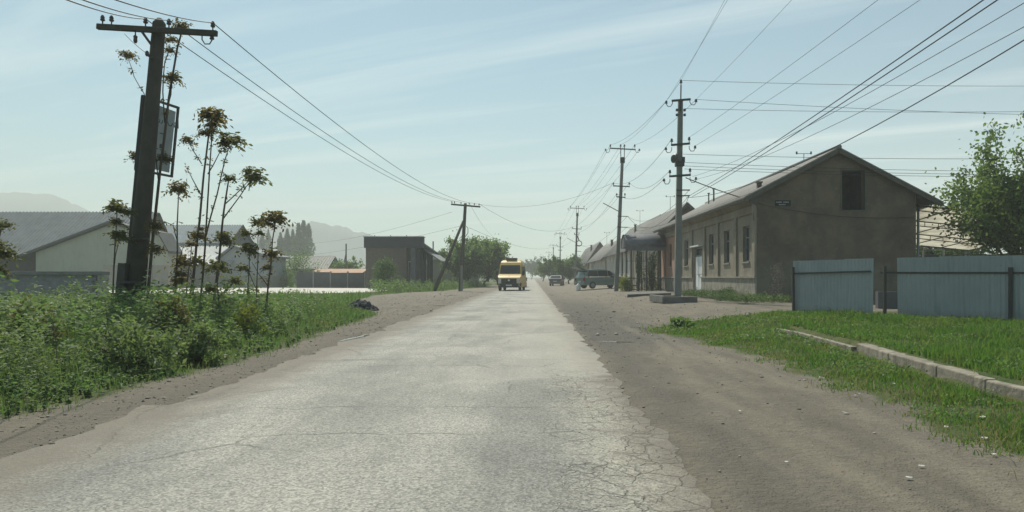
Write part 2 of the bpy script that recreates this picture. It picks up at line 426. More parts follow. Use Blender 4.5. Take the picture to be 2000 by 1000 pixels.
for y0, amp, wd, x0, x1 in ((11.15, .5, .020, -3.6, 1.0), (7.05, .35, .012, -3.0, .6), (5.85, .3, .012, -2.5, -.1), (16.6, .5, .05, -3.0, 1.0), (10.35, .3, .02, -3.5, .6), (21.5, .5, .08, -3.2, .8), (13.2, .3, .025, -3.4, -.5), (29, .8, .10, -3, .8), (11.05, .18, .11, -3.4, -2.1), (8.9, .25, .05, .2, 1.2)):
    dd = k.math('ABSOLUTE', k.math('ADD', k.math('SUBTRACT', Y, y0), k.math('MULTIPLY', k.math('SUBTRACT', k.noise(k.scale(P, (1, 0, 0)), 1.1, 6, .6), .5), amp * 2)))
    ln = k.math('MULTIPLY', k.ramp(dd, wd * .5, wd * 1.6, .8, 0), k.math('MULTIPLY', k.ramp(X, x0, x0 + .5), k.ramp(X, x1 - .4, x1, 1, 0)))
    crack = k.math('MAXIMUM', crack, k.math('MULTIPLY', ln, k.ramp(k.noise(P, 3, 3), .3, .6)))
# long broken patch edges and the ravelled left rim
pot = k.math('MULTIPLY', k.ramp(k.noise(k.scale(P, (1, .5, 1)), 1.9, 5, .62), .60, .68), k.math('MAXIMUM', k.ramp(X, -2.4, -3.2), k.ramp(X, .5, .95)))
base = k.mix(k.math('MULTIPLY', pot, .6), base, (.13, .118, .10))
base = k.mix(k.math('MULTIPLY', crack, .66), base, (.070, .066, .058))
h = k.math('SUBTRACT', k.math('ADD', k.math('MULTIPLY', k.noise(P, 28, 4, .7), .35), k.math('MULTIPLY', agd, .25)), k.math('ADD', crack, k.math('MULTIPLY', pot, 1.2)))
rim = k.math('MAXIMUM', k.ramp(k.math('ADD', X, k.math('MULTIPLY', k.noise(P, 2.2, 5, .65), .9)), 1.02, 1.40), k.ramp(k.math('ADD', X, k.math('MULTIPLY', k.noise(P, 2.0, 5, .65), 1.1)), -2.75, -2.10, 1, 0))
base = k.mix(k.math('MULTIPLY', rim, .9), base, k.mix(.6, (.135, .121, .096), k.mix(k.noise(P, 34, 4, .75), (.05, .045, .038), (.25, .225, .18))))
tr = k.math('MULTIPLY', k.ramp(k.noise(k.scale(P, (3.2, .10, 1)), 1.0, 3), .50, .68), k.ramp(k.noise(P, .35, 2), .35, .6))
base = k.mix(k.math('MULTIPLY', tr, .28), base, (.10, .102, .10))
newer = k.math('MULTIPLY', k.ramp(k.math('ADD', Y, k.math('ADD', k.math('MULTIPLY', X, -.55), k.math('MULTIPLY', k.noise(P, 1.6, 5), .8))), 9.25, 9.45), k.ramp(k.math('ADD', X, k.noise(P, .7, 3)), -.6, .5))
base = k.mix(k.math('MULTIPLY', newer, .45), base, (.325, .312, .270))
patch = k.math('MULTIPLY', k.ramp(k.noise(k.scale(P, (.7, .5, 1)), .9, 2, .4, .6), .60, .615), k.ramp(Y, 8, 11))
base = k.mix(k.math('MULTIPLY', patch, .22), base, (.11, .112, .11))
ROAD = k.principled(base, .80, 0, k.bump(h, .7, .022), .25)
ry = np.concatenate([np.arange(1.0, 24, .14), np.arange(24, 60, .6), np.arange(60, 150, 4), np.arange(150, 420, 18)])
us = np.concatenate([[0, 0], np.linspace(0, 1, 40), [1, 1]])
jl, jr = RNG.normal(0, .016, len(ry)), RNG.normal(0, .016, len(ry))
xl = jl - 3.58 + .16 * wob(ry, 0 * ry, .9) + .09 * wob(ry, 0 * ry, 3.1, 2); xr = jr + 1.03 + .09 * wob(ry, 0 * ry, 1.1, 5) + .05 * wob(ry, 0 * ry, 3.7, 1) - .05 * sst(18, 30, ry)
VX_ = xl[:, None] + (xr - xl)[:, None] * us[None, :]; VY_ = np.repeat(ry[:, None], len(us), 1)
VX_[:, 0] -= .05; VX_[:, -1] += .05
VZ_ = .006 + .03 * (1 - (2 * us[None, :] - 1) ** 2) + .008 * wob(VX_, VY_, .9, 4)
VZ_ += -.035 * sst(.55, .9, wob(VX_, VY_, 1.3, 9)) * (np.abs(us[None, :] - .5) > .36)
VZ_[:, 0] = -.09; VZ_[:, -1] = -.09
idx = np.arange(VX_.size).reshape(VX_.shape)
T = np.stack([idx[:-1, :-1], idx[:-1, 1:], idx[1:, 1:], idx[1:, :-1]], -1).reshape(-1, 4)
np_mesh('road', np.stack([VX_.ravel(), VY_.ravel(), VZ_.ravel()], 1), T, ROAD, n_per=4, smooth=True, kind='structure')

CONC = pm('concrete', (.36, .345, .31), (.25, .24, .22), .85, 1.4, .5, 45, stain=(.13, .12, .10), streak=.35)
PALE = pm('pale_concrete', (.52, .50, .45), (.40, .38, .34), .8, .6, .3, 30)
# pale paved yard on the left
m = MB(); m.prism([(-28, 52, .02), (-21, 50.5, .02), (-14.2, 52.5, .02), (-11.6, 57, .02), (-11.8, 62, .02), (-12.2, 74, .02), (-30, 79, .02), (-44, 66, .02), (-34, 58, .02)], (0, 0, .075))
m.build('yard_pavement', PALE, loc=(-20, 60, 0), kind='structure')

# ------------------------------------------------------------------ mountains far off
def mountains(name, pxs, pys, Yd, depth, mat, seed):
    n = 90; px = np.linspace(pxs[0], pxs[-1], n); zc_ = EYE - (np.interp(px, pxs, pys) - VY) / FPX * Yd
    zc_ = zc_ + (3.2 * (np.abs(np.sin(px * .055 + seed)) - .5) + 2.0 * (np.abs(np.sin(px * .13 + 2 * seed)) - .5) + .9 * wob(px, 0 * px, .31, seed)) * Yd / 1400 * sst(0, 14, zc_)
    xs = (px - VX) / FPX * Yd
    rows = np.linspace(-1, 1, 15); Vs = []
    for t in rows:
        f = (1 - abs(t)) ** 1.6
        z = zc_ * f + 6 * wob(xs * .02, 0 * xs + t * 9, 1.0, seed) * (1 - f) * f * 4
        Vs.append(np.stack([xs + 6 * wob(xs, 0 * xs + t * 40, .03, seed), 0 * xs + Yd + t * depth, np.where(abs(t) > .99, -3, z)], 1))
    V = np.concatenate(Vs); idx = np.arange(len(V)).reshape(len(rows), n)
    T = np.stack([idx[:-1, :-1], idx[:-1, 1:], idx[1:, 1:], idx[1:, :-1]], -1).reshape(-1, 4)
    return np_mesh(name, V, T, mat, n_per=4, smooth=True, kind='structure')
MTN = pm('mountain_slope', (.10, .115, .12), (.07, .085, .09), .95, .02, .3, .3)  # some of the blue of the haze is put into the slope colour
mountains('mountains', [300, 380, 440, 490, 534, 573, 604, 638, 656, 679, 698, 708, 721, 770, 830, 900, 960], [520, 495, 470, 448, 438, 441, 433, 441, 440, 446, 455, 452, 458, 476, 498, 520, 533], 1000, 160, MTN, 2)
mountains('mountains', [-420, -300, -180, -80, -30, 0, 30, 60, 90, 120, 150, 170, 220, 300, 400, 520], [470, 440, 410, 390, 380, 378, 374, 380, 377, 388, 400, 410, 432, 465, 500, 530], 1220, 160, MTN, 5)

# ------------------------------------------------------------------ air
k = NT('haze_air')
k.t.nodes.remove(k.pos)
pv = k.t.nodes.new('ShaderNodeVolumePrincipled')
pv.inputs['Color'].default_value = (.90, .95, .93, 1); pv.inputs['Density'].default_value = .00115; pv.inputs['Anisotropy'].default_value = .06
pv.inputs['Density Attribute'].default_value = ''
k.link(pv.outputs[0], k.out.inputs['Volume']); HAZE = k.mat
HAZE.cycles.homogeneous_volume = True
m = MB(); m.box2((-1650, -200, -4.5), (1650, 1650, 152))
m.build('haze', HAZE, kind='stuff')

# ------------------------------------------------------------------ left of the road: sheds, walls, brick building
FIBRE = pm('fibre_cement', (.255, .27, .275), (.19, .205, .21), .85, 1.1, .3, 50, streak=.3)
FIBRE2 = pm('blue_grey_sheet', (.27, .32, .34), (.22, .265, .28), .6, .8, .2, 40)
ZINC = pm('pale_zinc_sheet', (.50, .52, .50), (.40, .42, .41), .5, .8, .2, 40, metal=.2)
CREAM = pm('cream_render', (.50, .49, .40), (.42, .41, .34), .9, .5, .3, 25, streak=.25)
GREYR = pm('grey_render', (.36, .38, .38), (.30, .31, .31), .85, .5, .3, 25, streak=.3)
BEIGE = pm('beige_render', (.33, .31, .265), (.27, .25, .215), .9, .7, .3, 25, streak=.3)
DARKW = pm('dark_wood', (.060, .055, .050), (.035, .033, .030), .85, 3, .4, 70)
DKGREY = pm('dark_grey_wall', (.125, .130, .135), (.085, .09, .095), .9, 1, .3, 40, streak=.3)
TAR = pm('dark_parapet', (.060, .066, .072), (.045, .05, .055), .8, 1, .2, 40)

def wave_mesh(name, w, l, mat, period=.2, amp=.035, segs=8, th=.012):
    """one corrugated sheet: x across the waves (0..w), y down the slope (0..-l)"""
    n = int(round(w / period)) * segs
    m = MB()
    xs = [i * w / n for i in range(n + 1)]; zs = [amp * math.cos(2 * math.pi * x / period) for x in xs]
    vs = [(x, 0, z) for x, z in zip(xs, zs)] + [(x, -l, z) for x, z in zip(xs, zs)]
    vs += [(x, -l, z - th) for x, z in zip(xs, zs)]
    q = n + 1
    m.add(vs, [(i, q + i, q + i + 1, i + 1) for i in range(n)] + [(q + i, 2 * q + i, 2 * q + i + 1, q + i + 1) for i in range(n)])
    return m.mesh(name, mat)
def sheet_roof(root, x0, x1, ridge, slope, length, rows, mat, sw, period=.2, name='roof_sheet', down=(0, -1), segs=4):
    """rows of overlapping corrugated sheets down a slope facing -y; ridge = (y, z)"""
    n = int(round((x1 - x0) / sw)); sw2 = (x1 - x0) / n; a = math.atan(slope); rl = length / rows
    per = sw2 / max(1, round(sw2 / period))
    me = wave_mesh(name, sw2, rl + .12, mat, per, .17 * per, segs)
    for r_ in range(rows):
        for i in range(n):
            d = r_ * rl
            j = random.uniform(-.012, .012)
            place(name, me, root, (x0 + i * sw2, ridge[0] - d * math.cos(a) + j, ridge[1] - d * math.sin(a) + .008 * (rows - r_) + j * .3), (a + random.uniform(-.004, .004), 0, 0))

# long barn behind
BY, BZ, BS = 86.0, 8.55, .66
b = thing('barn', 'long barn with a steep corrugated grey roof behind the cream gabled shed', 'barn', (-50, BY, 0))
el = 8.05
m = MB(); m.box2((-66, BY - 7.2, 0), (-42.9, BY + 3.6, 3.3)); m.build('wall', DARKW, b)  # shade under the eave is put into the wall by the dark wood colour
m = MB(); m.prism([(-43.2, BY - 7.2, 3.3), (-43.2, BY, 8.2), (-43.2, BY + 3.6, 3.3)], (.3, 0, 0)); m.build('gable', BEIGE, b)
sheet_roof(b, -66, -42.4, (BY, BZ), BS, el / math.cos(math.atan(BS)), 4, FIBRE, 1.6, .40, segs=6)
m = MB(); m.prism([(-66, BY, BZ - .05), (-66, BY + 3.9, 4.2), (-66, BY + 3.9, 4.05), (-66, BY, BZ - .25)], (23.6, 0, 0)); m.build('roof', FIBRE, b)
m = MB(); m.bar((-42.36, BY - .1, BZ - .25), (-42.36, BY + 3.9, 3.95), .06, .55); m.bar((-42.36, BY + .1, BZ - .25), (-42.36, BY - 7.9, BZ - .25 - 7.9 * BS), .06, .45); m.build('barge_board', DARKW, b)

# cream gabled shed in front of it
s = thing('gabled_shed', 'cream rendered shed with a broad low gable behind the concrete block wall', 'shed', (wx(216, 76), 76, 0))
cx = lambda px: wx(px, 76); cz = lambda py: wz(py, 76)
prof = [(cx(70), 0), (cx(70), cz(493)), (cx(216), cz(439)), (cx(312), cz(460)), (cx(327), cz(492)), (cx(327), 0)]
m = MB(); m.prism([(x, 76, z) for x, z in prof], (0, 2.75, 0)); m.build('wall', CREAM, s)
rl = [(cx(33), cz(506)), (cx(216), cz(437)), (cx(313), cz(458)), (cx(334), cz(495))]
m = MB()
for (xa, za), (xb, zb) in zip(rl, rl[1:]):
    m.prism([(xa, 75.5, za), (xb, 75.5, zb), (xb, 75.5, zb + .24), (xa, 75.5, za + .24)], (0, 3.0, 0))
m.build('roof', pm('shed_roof_edge', (.105, .11, .108), (.07, .075, .073), .85, 1, .3, 40), s)

# beige yard wall in front of the shed, its panels told apart
w_ = thing('yard_wall', 'beige rendered yard wall at the foot of the cream shed', 'wall', (wx(265, 66), 66, 0))
for i in range(4):
    xa = wx(203 + i * 32, 66); xb = wx(203 + (i + 1) * 32, 66) - .03
    m = MB(); m.box2((xa, 65.9, 0), (xb, 66.15, wz(517.5 + (i % 2) * .6, 66))); m.build('panel', BEIGE, w_)

# second hall, blue grey roof, with a lean-to
b2 = thing('hall', 'hall with blue-grey corrugated roof and pale lean-to behind the thin saplings', 'hall', (-43, 100, 0))
xa, xb = wx(300, 100), wx(474, 100)
m = MB(); m.box2((xa, 96.3, 0), (xb - .6, 104, 5.0)); m.build('wall', GREYR, b2)
sheet_roof(b2, xa, xb, (100, 8.05), .60, 5.0, 2, FIBRE2, 1.6, .32, 'roof_sheet', segs=4)
m = MB(); m.prism([(xa, 100, 8.0), (xa, 104.4, 5.4), (xa, 104.4, 5.25), (xa, 100, 7.8)], (xb - xa, 0, 0)); m.build('roof', FIBRE2, b2)
m = MB(); m.prism([(xb - .3, 96, 5.2), (xb - .3, 100, 7.85), (xb - .3, 104.2, 5.2)], (.25, 0, 0)); m.build('gable', DKGREY, b2)
m = MB(); m.bar((xb + .04, 99.9, 7.9), (xb + .04, 104.5, 5.2), .07, .5); m.bar((xb + .04, 100.1, 7.9), (xb + .04, 95.6, 5.25), .07, .4); m.build('barge_board', DARKW, b2)
m = MB(); m.bar((xa, 95.55, 5.36), (xb, 95.55, 5.36), .22, .3); m.build('gutter', FIBRE, b2)
sheet_roof(b2, xa, wx(452, 93), (95.4, 5.15), .33, 7.6, 2, ZINC, 1.6, .32, 'lean_to_sheet', segs=4)
m = MB(); m.box2((xa, 88.6, 0), (wx(440, 90), 88.9, 2.5)); m.build('lean_to_wall', GREYR, b2)

# grey gabled workshop in front of it
g = thing('workshop', 'grey gabled workshop with a darker lower wall beside the slim saplings', 'shed', (-31, 80, 0))
p_ = lambda px, py: (wx(px, 80), wz(py, 80))
pr = [(p_(426, 0)[0], 1.3), p_(432, 503), p_(456, 484), p_(522, 501), (p_(522, 0)[0], 1.3)]
m = MB(); m.prism([(x, 80, z) for x, z in pr], (0, 6, 0)); m.build('wall', GREYR, g)
m = MB(); m.box2((p_(330, 0)[0], 79.8, 0), (p_(524, 0)[0], 86, 1.28)); m.build('lower_wall', BEIGE, g)
m = MB()
for (a1, b1), (a2, b2_) in zip([p_(424, 507), p_(456, 482.5)], [p_(456, 482.5), p_(528, 503.5)]):
    m.prism([(a1, 79.6, b1), (a2, 79.6, b2_), (a2, 79.6, b2_ + .22), (a1, 79.6, b1 + .22)], (0, 6.8, 0))
m.build('roof', FIBRE, g)
ob = org_of(g)
me = wave_mesh('front_roof_sheet', 1.5, 2.6, ZINC, .3, .05, 4)
for i in range(4):
    place('front_roof_sheet', me, g, (p_(345, 0)[0] + i * 1.5, 81.6, 3.55 + .02 * i), (R(25), R(-4), 0))

# concrete block wall, every block of the face its own piece
bw = thing('block_wall', 'low grey concrete block wall with a sheet-metal coping in front of the barn', 'wall', (wx(100, 42), 42, 0))
x0, x1 = wx(-70, 42), wx(196, 42); zt = wz(537, 42)
BLOCK = pm('concrete_block', (.245, .255, .26), (.175, .18, .19), .95, 3.5, .6, 60)
m = MB(); m.box2((x0, 42.06, 0), (x1, 42.3, zt)); m.build('mortar', pm('mortar', (.17, .17, .165)), bw)
mb = MB(); mb.box((0, 0, 0), (.392, .1, .192)); bme = mb.mesh('block', BLOCK)
row = 0; z = .1
while z < zt - .02:
    nb = int((x1 - x0) / .4)
    for i in range(nb):
        o = place('block', bme, bw, (x0 + .2 + i * .4 + (.2 if row % 2 else 0) - .1, 42.03 + random.uniform(-.008, .008), z), (0, 0, random.uniform(-.01, .01)))
    z += .2; row += 1
m = MB(); m.box2((x0, 41.8, zt), (x1 + .25, 42.5, zt + .20)); m.build('coping', pm('shaded_coping_sheet', (.17, .175, .175), (.12, .125, .125), .6), bw, bevel=.01)  # the shadow on the coping is put into its dark sheet colour
m = MB(); m.box2((x1 - .1, 41.9, 0), (x1 + .25, 42.4, zt)); m.build('end_pier', CONC, bw)
rl_ = thing('pipe_rail', 'thin pale rail lying low over the weeds before the block wall', 'rail', (wx(150, 30), 30, 0))
m = MB(); m.bar((wx(88, 30), 30, wz(589, 30)), (wx(212, 31), 31, wz(583, 31)), .10, .10); m.build('rail', PALE, rl_)
for px in (100, 150, 205):
    m = MB(); m.bar((wx(px, 30.5), 30.5, 0), (wx(px, 30.5), 30.5, wz(590, 30.5)), .06); m.build('support', DARKW, rl_)

# dark panel wall
dw = thing('panel_wall', 'low dark grey concrete panel wall running up to the brick building', 'wall', (wx(645, 78), 78, 0))
for i in range(4):
    xa = wx(579 + i * 33.5, 78); xb = wx(579 + (i + 1) * 33.5, 78) - .06
    m = MB(); m.box2((xa, 78, 0), (xb, 78.15, wz(531.5 + (i > 1) * 1.5, 78))); m.build('panel', DKGREY, dw)
    m = MB(); m.box2((xb - .02, 77.92, 0), (xb + .1, 78.2, wz(530, 78))); m.build('post', CONC, dw)

# brick building with dark parapet and a posted veranda to the road
k = NT('old_brick'); P = k.P
bk = k.t.nodes.new('ShaderNodeTexBrick'); bk.inputs['Scale'].default_value = 1.0
X, Y, Z = k.xyz(); cb = k.t.nodes.new('ShaderNodeCombineXYZ'); k.link(k.math('ADD', X, Y), cb.inputs[0]); k.link(Z, cb.inputs[1]); k.link(cb.outputs[0], bk.inputs['Vector'])
bk.inputs['Brick Width'].default_value = .26; bk.inputs['Row Height'].default_value = .078; bk.inputs['Mortar Size'].default_value = .008
bk.inputs['Color1'].default_value = (.135, .112, .086, 1); bk.inputs['Color2'].default_value = (.095, .080, .063, 1); bk.inputs['Mortar'].default_value = (.15, .138, .12, 1)
c = k.mix(k.ramp(k.noise(P, .8, 4), .4, .65, 0, .55), bk.outputs[0], (.11, .10, .085))
BRICK = k.principled(c, .9, 0, k.bump(k.noise(P, 30, 3), .3, .01), .2)
bb = thing('brick_building', 'flat-roofed brick building with a dark parapet and posted veranda', 'building', (-14, 80, 0))
xl_, xr_ = wx(712, 75), wx(811, 75)
m = MB(); m.box2((xl_ + .1, 75.1, 0), (xr_ - .9, 89, wz(483, 75))); m.build('wall', BRICK, bb)
m = MB(); m.box2((xl_ - .05, 74.9, wz(484, 75)), (xr_ + .75, 76.2, wz(463, 75))); m.build('parapet', TAR, bb)
m = MB(); m.box2((xl_ - .1, 74.8, wz(463, 75)), (xr_ + .82, 76.3, wz(462, 75) + .03)); m.build('coping', pm('zinc_edge', (.4, .4, .4)), bb)
m = MB(); m.box2((xr_ - .45, 75, 0), (xr_, 75.45, wz(484, 75))); m.build('corner_pier', DKGREY, bb)
for y in (77.6, 80.2, 82.8, 85.4, 88):
    m = MB(); m.box2((xr_ - .3, y, 0), (xr_, y + .3, wz(484, 75))); m.build('veranda_post', DKGREY, bb)
for y in (76.2, 79, 81.6, 84.2):
    m = MB(); m.box2((xr_ - .95, y, .5), (xr_ - .85, y + 1.3, 2.7)); f_ = m.build('window', glass_mat(), bb)
    m = MB(); m.box2((xr_ - .86, y - .08, .42), (xr_ - .82, y, 2.78)); m.box2((xr_ - .86, y + 1.3, .42), (xr_ - .82, y + 1.38, 2.78)); m.box2((xr_ - .86, y, 2.7), (xr_ - .82, y + 1.3, 2.78)); m.build('frame', PALE, f_)
m = MB(); m.prism([(xl_, 76.3, wz(476, 75)), (xr_ + .7, 76.3, wz(476, 75)), (xr_ + .7, 89.2, wz(480, 75) - .5), (xl_, 89.2, wz(480, 75) - .5)], (0, 0, .12)); m.build('roof', FIBRE, bb)
m = MB(); m.prism([(xr_ + .1, 80, 4.2), (xr_ + 1.9, 80, 2.95), (xr_ + 1.9, 80, 2.85), (xr_ + .1, 80, 4.05)], (0, 9, 0)); m.build('veranda_roof', FIBRE, bb)
for i in range(3):
    m = MB(); m.tube([(xl_ + .8 + 1.6 * i, 76, wz(462, 75)), (xl_ + .8 + 1.6 * i, 76, wz(462, 75) + .18)], .05); m.build('roof_vent', TAR, bb)

# lower sheds beyond it
sh = thing('shed', 'small brown shed with a pale tin roof beyond the brick building', 'shed', (wx(868, 98), 98, 0))
m = MB(); m.box2((wx(838, 98), 98, 0), (wx(882, 98), 104, wz(507, 98))); m.build('wall', BEIGE, sh)
m = MB(); m.prism([(wx(832, 98), 97.5, wz(490, 98)), (wx(862, 98), 97.5, wz(493, 98)), (wx(888, 98), 97.5, wz(504, 98)), (wx(888, 98), 97.5, wz(507, 98)), (wx(832, 98), 97.5, wz(507, 98))], (0, 7, 0)); m.build('roof', ZINC, sh)
m = MB(); m.tube([(wx(845, 99), 99.5, wz(495, 99)), (wx(845, 99), 99.5, wz(471, 99))], .09); m.build('stove_pipe', DARKW, sh)
sh = thing('shed', 'grey-green shed with a white door canopy behind the strutted pole', 'shed', (wx(890, 108), 108, 0))
m = MB(); m.box2((wx(872, 108), 108, 0), (wx(930, 108), 114, wz(500, 108))); m.build('wall', pm('green_board', (.24, .29, .27)), sh)
m = MB(); m.prism([(wx(868, 108), 107.6, wz(501, 108)), (wx(900, 108), 107.6, wz(496, 108)), (wx(935, 108), 107.6, wz(502, 108))], (0, 7, 0)); m.build('roof', FIBRE, sh)
m = MB(); m.box2((wx(874, 107), 106.6, wz(526, 107)), (wx(898, 107), 107.95, wz(523.5, 107))); m.build('door_canopy', PALE, sh)
m = MB(); m.box2((wx(875, 107), 107.9, 0), (wx(897, 107), 107.97, wz(527, 107))); m.build('door', DARKW, sh)
# pale long shed and a tiled roof behind the panel wall
sh = thing('long_shed', 'long pale-roofed shed half hidden by bushes below the poplars', 'shed', (wx(590, 130), 130, 0))
m = MB(); m.box2((wx(520, 130), 128, 0), (wx(648, 130), 136, wz(522, 130))); m.build('wall', BEIGE, sh)
sheet_roof(sh, wx(518, 130), wx(650, 130), (132, wz(500, 132)), .45, 5.5, 1, pm('pale_slate', (.42, .40, .36), (.33, .32, .29)), 2.3, .5, segs=4)
m = MB(); m.prism([(wx(518, 130), 132, wz(500, 132)), (wx(518, 130), 137, 2.7), (wx(518, 130), 132, wz(504, 132))], (11.5, 0, 0)); m.build('roof', FIBRE, sh)
sh = thing('low_house', 'low house with an orange-brown roof peeping over the dark panel wall', 'house', (wx(660, 92), 92, 0))
m = MB(); m.box2((wx(618, 92), 91, 0), (wx(712, 92), 97, 1.75)); m.build('wall', BEIGE, sh)
m = MB(); m.prism([(wx(612, 92), 90.5, 1.7), (wx(612, 92), 93.8, wz(525, 93.8)), (wx(612, 92), 97.4, 1.7)], (6.3, 0, 0)); m.build('roof', pm('rust_tile', (.42, .25, .16), (.34, .20, .13)), sh)

# ------------------------------------------------------------------ right of the road: the row of houses
def wall_open(m, p0, u, L, z0, z1, ops, inw, depth=.22):
    """upright wall from p0 along u (length L) with openings (u0,u1,z0,z1) and reveals; inw = inward direction"""
    p0 = Vector(p0); u = Vector(u); inw = Vector(inw) * depth
    us = sorted({0, L, *[o[0] for o in ops], *[o[1] for o in ops]}); zs = sorted({z0, z1, *[o[2] for o in ops], *[o[3] for o in ops]})
    pt = lambda a, z: Vector((p0.x + u.x * a, p0.y + u.y * a, z))
    for a, b in zip(us, us[1:]):
        for c, d in zip(zs, zs[1:]):
            mu, mz = (a + b) / 2, (c + d) / 2
            if any(o[0] < mu < o[1] and o[2] < mz < o[3] for o in ops): continue
            m.quad(pt(a, c), pt(b, c), pt(b, d), pt(a, d))
    for a, b, c, d in ops:
        q = [pt(a, c), pt(b, c), pt(b, d), pt(a, d)]
        for i in range(4):
            m.quad(q[i], q[(i + 1) % 4], q[(i + 1) % 4] + inw, q[i] + inw)

k = NT('old_stucco'); P = k.P; X, Y, Z = k.xyz()
c = k.mix(k.ramp(k.noise(P, .8, 6, .62), .36, .66), (.300, .266, .206), (.200, .180, .145))
c = k.mix(k.ramp(k.noise(k.scale(P, (1.4, 1.4, .35)), 1.5, 5, .6), .52, .72, 0, .55), c, (.125, .12, .105))
pale_low = k.math('MULTIPLY', k.ramp(k.math('ADD', Z, k.math('MULTIPLY', k.noise(P, 1.3, 5), 1.4)), 1.7, 2.3, 1, 0), k.ramp(k.noise(P, 2.1, 4), .38, .6))  # paler patches towards the foot of the wall
c = k.mix(k.math('MULTIPLY', pale_low, .6), c, (.34, .31, .25))
c = k.mix(k.ramp(k.noise(P, 4.5, 5, .7), .62, .70, 0, .7), c, (.40, .375, .315))
g = k.noise(P, 45, 4, .7)
c = k.mix(.4, c, k.mix(g, (.55, .55, .55), (1.35, 1.35, 1.35)), 'MULTIPLY')
STUCCO = k.principled(c, .95, 0, k.bump(k.math('ADD', k.math('MULTIPLY', g, .5), k.noise(P, 6, 5, .6)), .5, .03), .15)
k = NT('earth_render'); P = k.P; X, Y, Z = k.xyz()
c = k.mix(k.ramp(k.noise(P, .55, 7, .66), .38, .64), (.195, .155, .110), (.108, .092, .072))
c = k.mix(k.ramp(k.noise(k.scale(P, (1.2, 1, .3)), 1.4, 5), .52, .75, 0, .5), c, (.075, .073, .068))
low = k.math('MULTIPLY', k.ramp(k.math('ADD', Z, k.math('MULTIPLY', k.noise(P, 1.1, 4), 1.5)), 1.9, 2.9, 1, 0), k.ramp(k.noise(P, .9, 4), .4, .55))
c = k.mix(k.math('MULTIPLY', low, .5), c, (.235, .215, .175))
c = k.mix(k.ramp(k.noise(P, 3.3, 6, .7), .60, .66, 0, .5), c, (.20, .182, .150))
crk = k.ramp(k.voro(k.vadd(P, k.scale(k.noise(P, 1.7, 4, .6, 0, True), (.7, .7, .7))), .55, 'DISTANCE_TO_EDGE', 0), .002, .010, .22, 0)
c = k.mix(crk, c, (.05, .048, .043))
g = k.noise(P, 40, 4, .7)
c = k.mix(.4, c, k.mix(g, (.6, .6, .6), (1.3, 1.3, 1.3)), 'MULTIPLY')
EARTH = k.principled(c, .96, 0, k.bump(k.math('ADD', k.math('MULTIPLY', g, .5), k.noise(P, 4, 5, .6)), .5, .03), .12)
PLINTH = pm('stone_plinth', (.33, .30, .24), (.17, .158, .132), .95, 3.0, 1.0, 16, stain=(.46, .44, .38), streak=.6)
PINK = pm('pink_limewash', (.42, .235, .165), (.33, .20, .15), .95, 1.3, .4, 40, stain=(.3, .28, .24), streak=.5)
WHITEW = pm('whitewash', (.62, .60, .55), (.50, .49, .45), .9, 1.2, .3, 40, streak=.2)
TANW = pm('tan_limewash', (.44, .39, .30), (.36, .32, .25), .9, 1.2, .3, 40, streak=.3)
SLATE = pm('old_slate_roof', (.265, .26, .245), (.18, .178, .17), .9, 1.3, .4, 50, streak=.3)
SOFFIT = pm('soffit_board', (.13, .122, .105), (.09, .085, .073), .9, 3, .3, 50)
FRAMEW = pm('window_frame_paint', (.20, .225, .235), (.15, .17, .18), .6, 4, .2, 60)
WHITEP = pm('white_paint', (.72, .74, .74), (.60, .62, .62), .5, 2, .2, 60)
GLASS = glass_mat()
STEEL = pm('dark_steel', (.055, .06, .062), (.075, .065, .055), .6, 6, .2, 60, metal=.3)
GALV = pm('galvanised', (.30, .31, .31), (.22, .23, .23), .5, 4, .2, 60, metal=.5)

def window_x(parent, x, y0, y1, z0, z1, inside=.16, cross=.68, bars=1, frame=FRAMEW):
    """window in a wall facing -x: frame, panes and sill as pieces"""
    xi = x + inside; t = .07
    m = MB()
    m.box2((xi - .03, y0, z0), (xi + .04, y0 + t, z1)); m.box2((xi - .03, y1 - t, z0), (xi + .04, y1, z1))
    m.box2((xi - .03, y0 + t, z0), (xi + .04, y1 - t, z0 + t)); m.box2((xi - .03, y0 + t, z1 - t), (xi + .04, y1 - t, z1))
    zc = z0 + (z1 - z0) * cross
    m.box2((xi - .025, y0 + t, zc - .03), (xi + .035, y1 - t, zc + .03))
    cols = [y0 + t + (y1 - y0 - 2 * t) * i / (bars + 1) for i in range(bars + 2)]
    for c in cols[1:-1]:
        m.box2((xi - .028, c - .03, z0 + t), (xi + .038, c + .03, zc - .03)); m.box2((xi - .028, c - .03, zc + .03), (xi + .038, c + .03, z1 - t))
    w = m.build('window', frame, parent)
    for a, b in zip(cols, cols[1:]):
        for c, d in ((z0 + t, zc - .03), (zc + .03, z1 - t)):
            m = MB(); m.box2((xi + .005, a, c), (xi + .015, b, d)); m.build('pane', GLASS, w)
    m = MB(); m.box2((x - .06, y0 - .08, z0 - .07), (xi - .03, y1 + .08, z0 - .002)); m.build('sill', PLINTH, w)
    return w

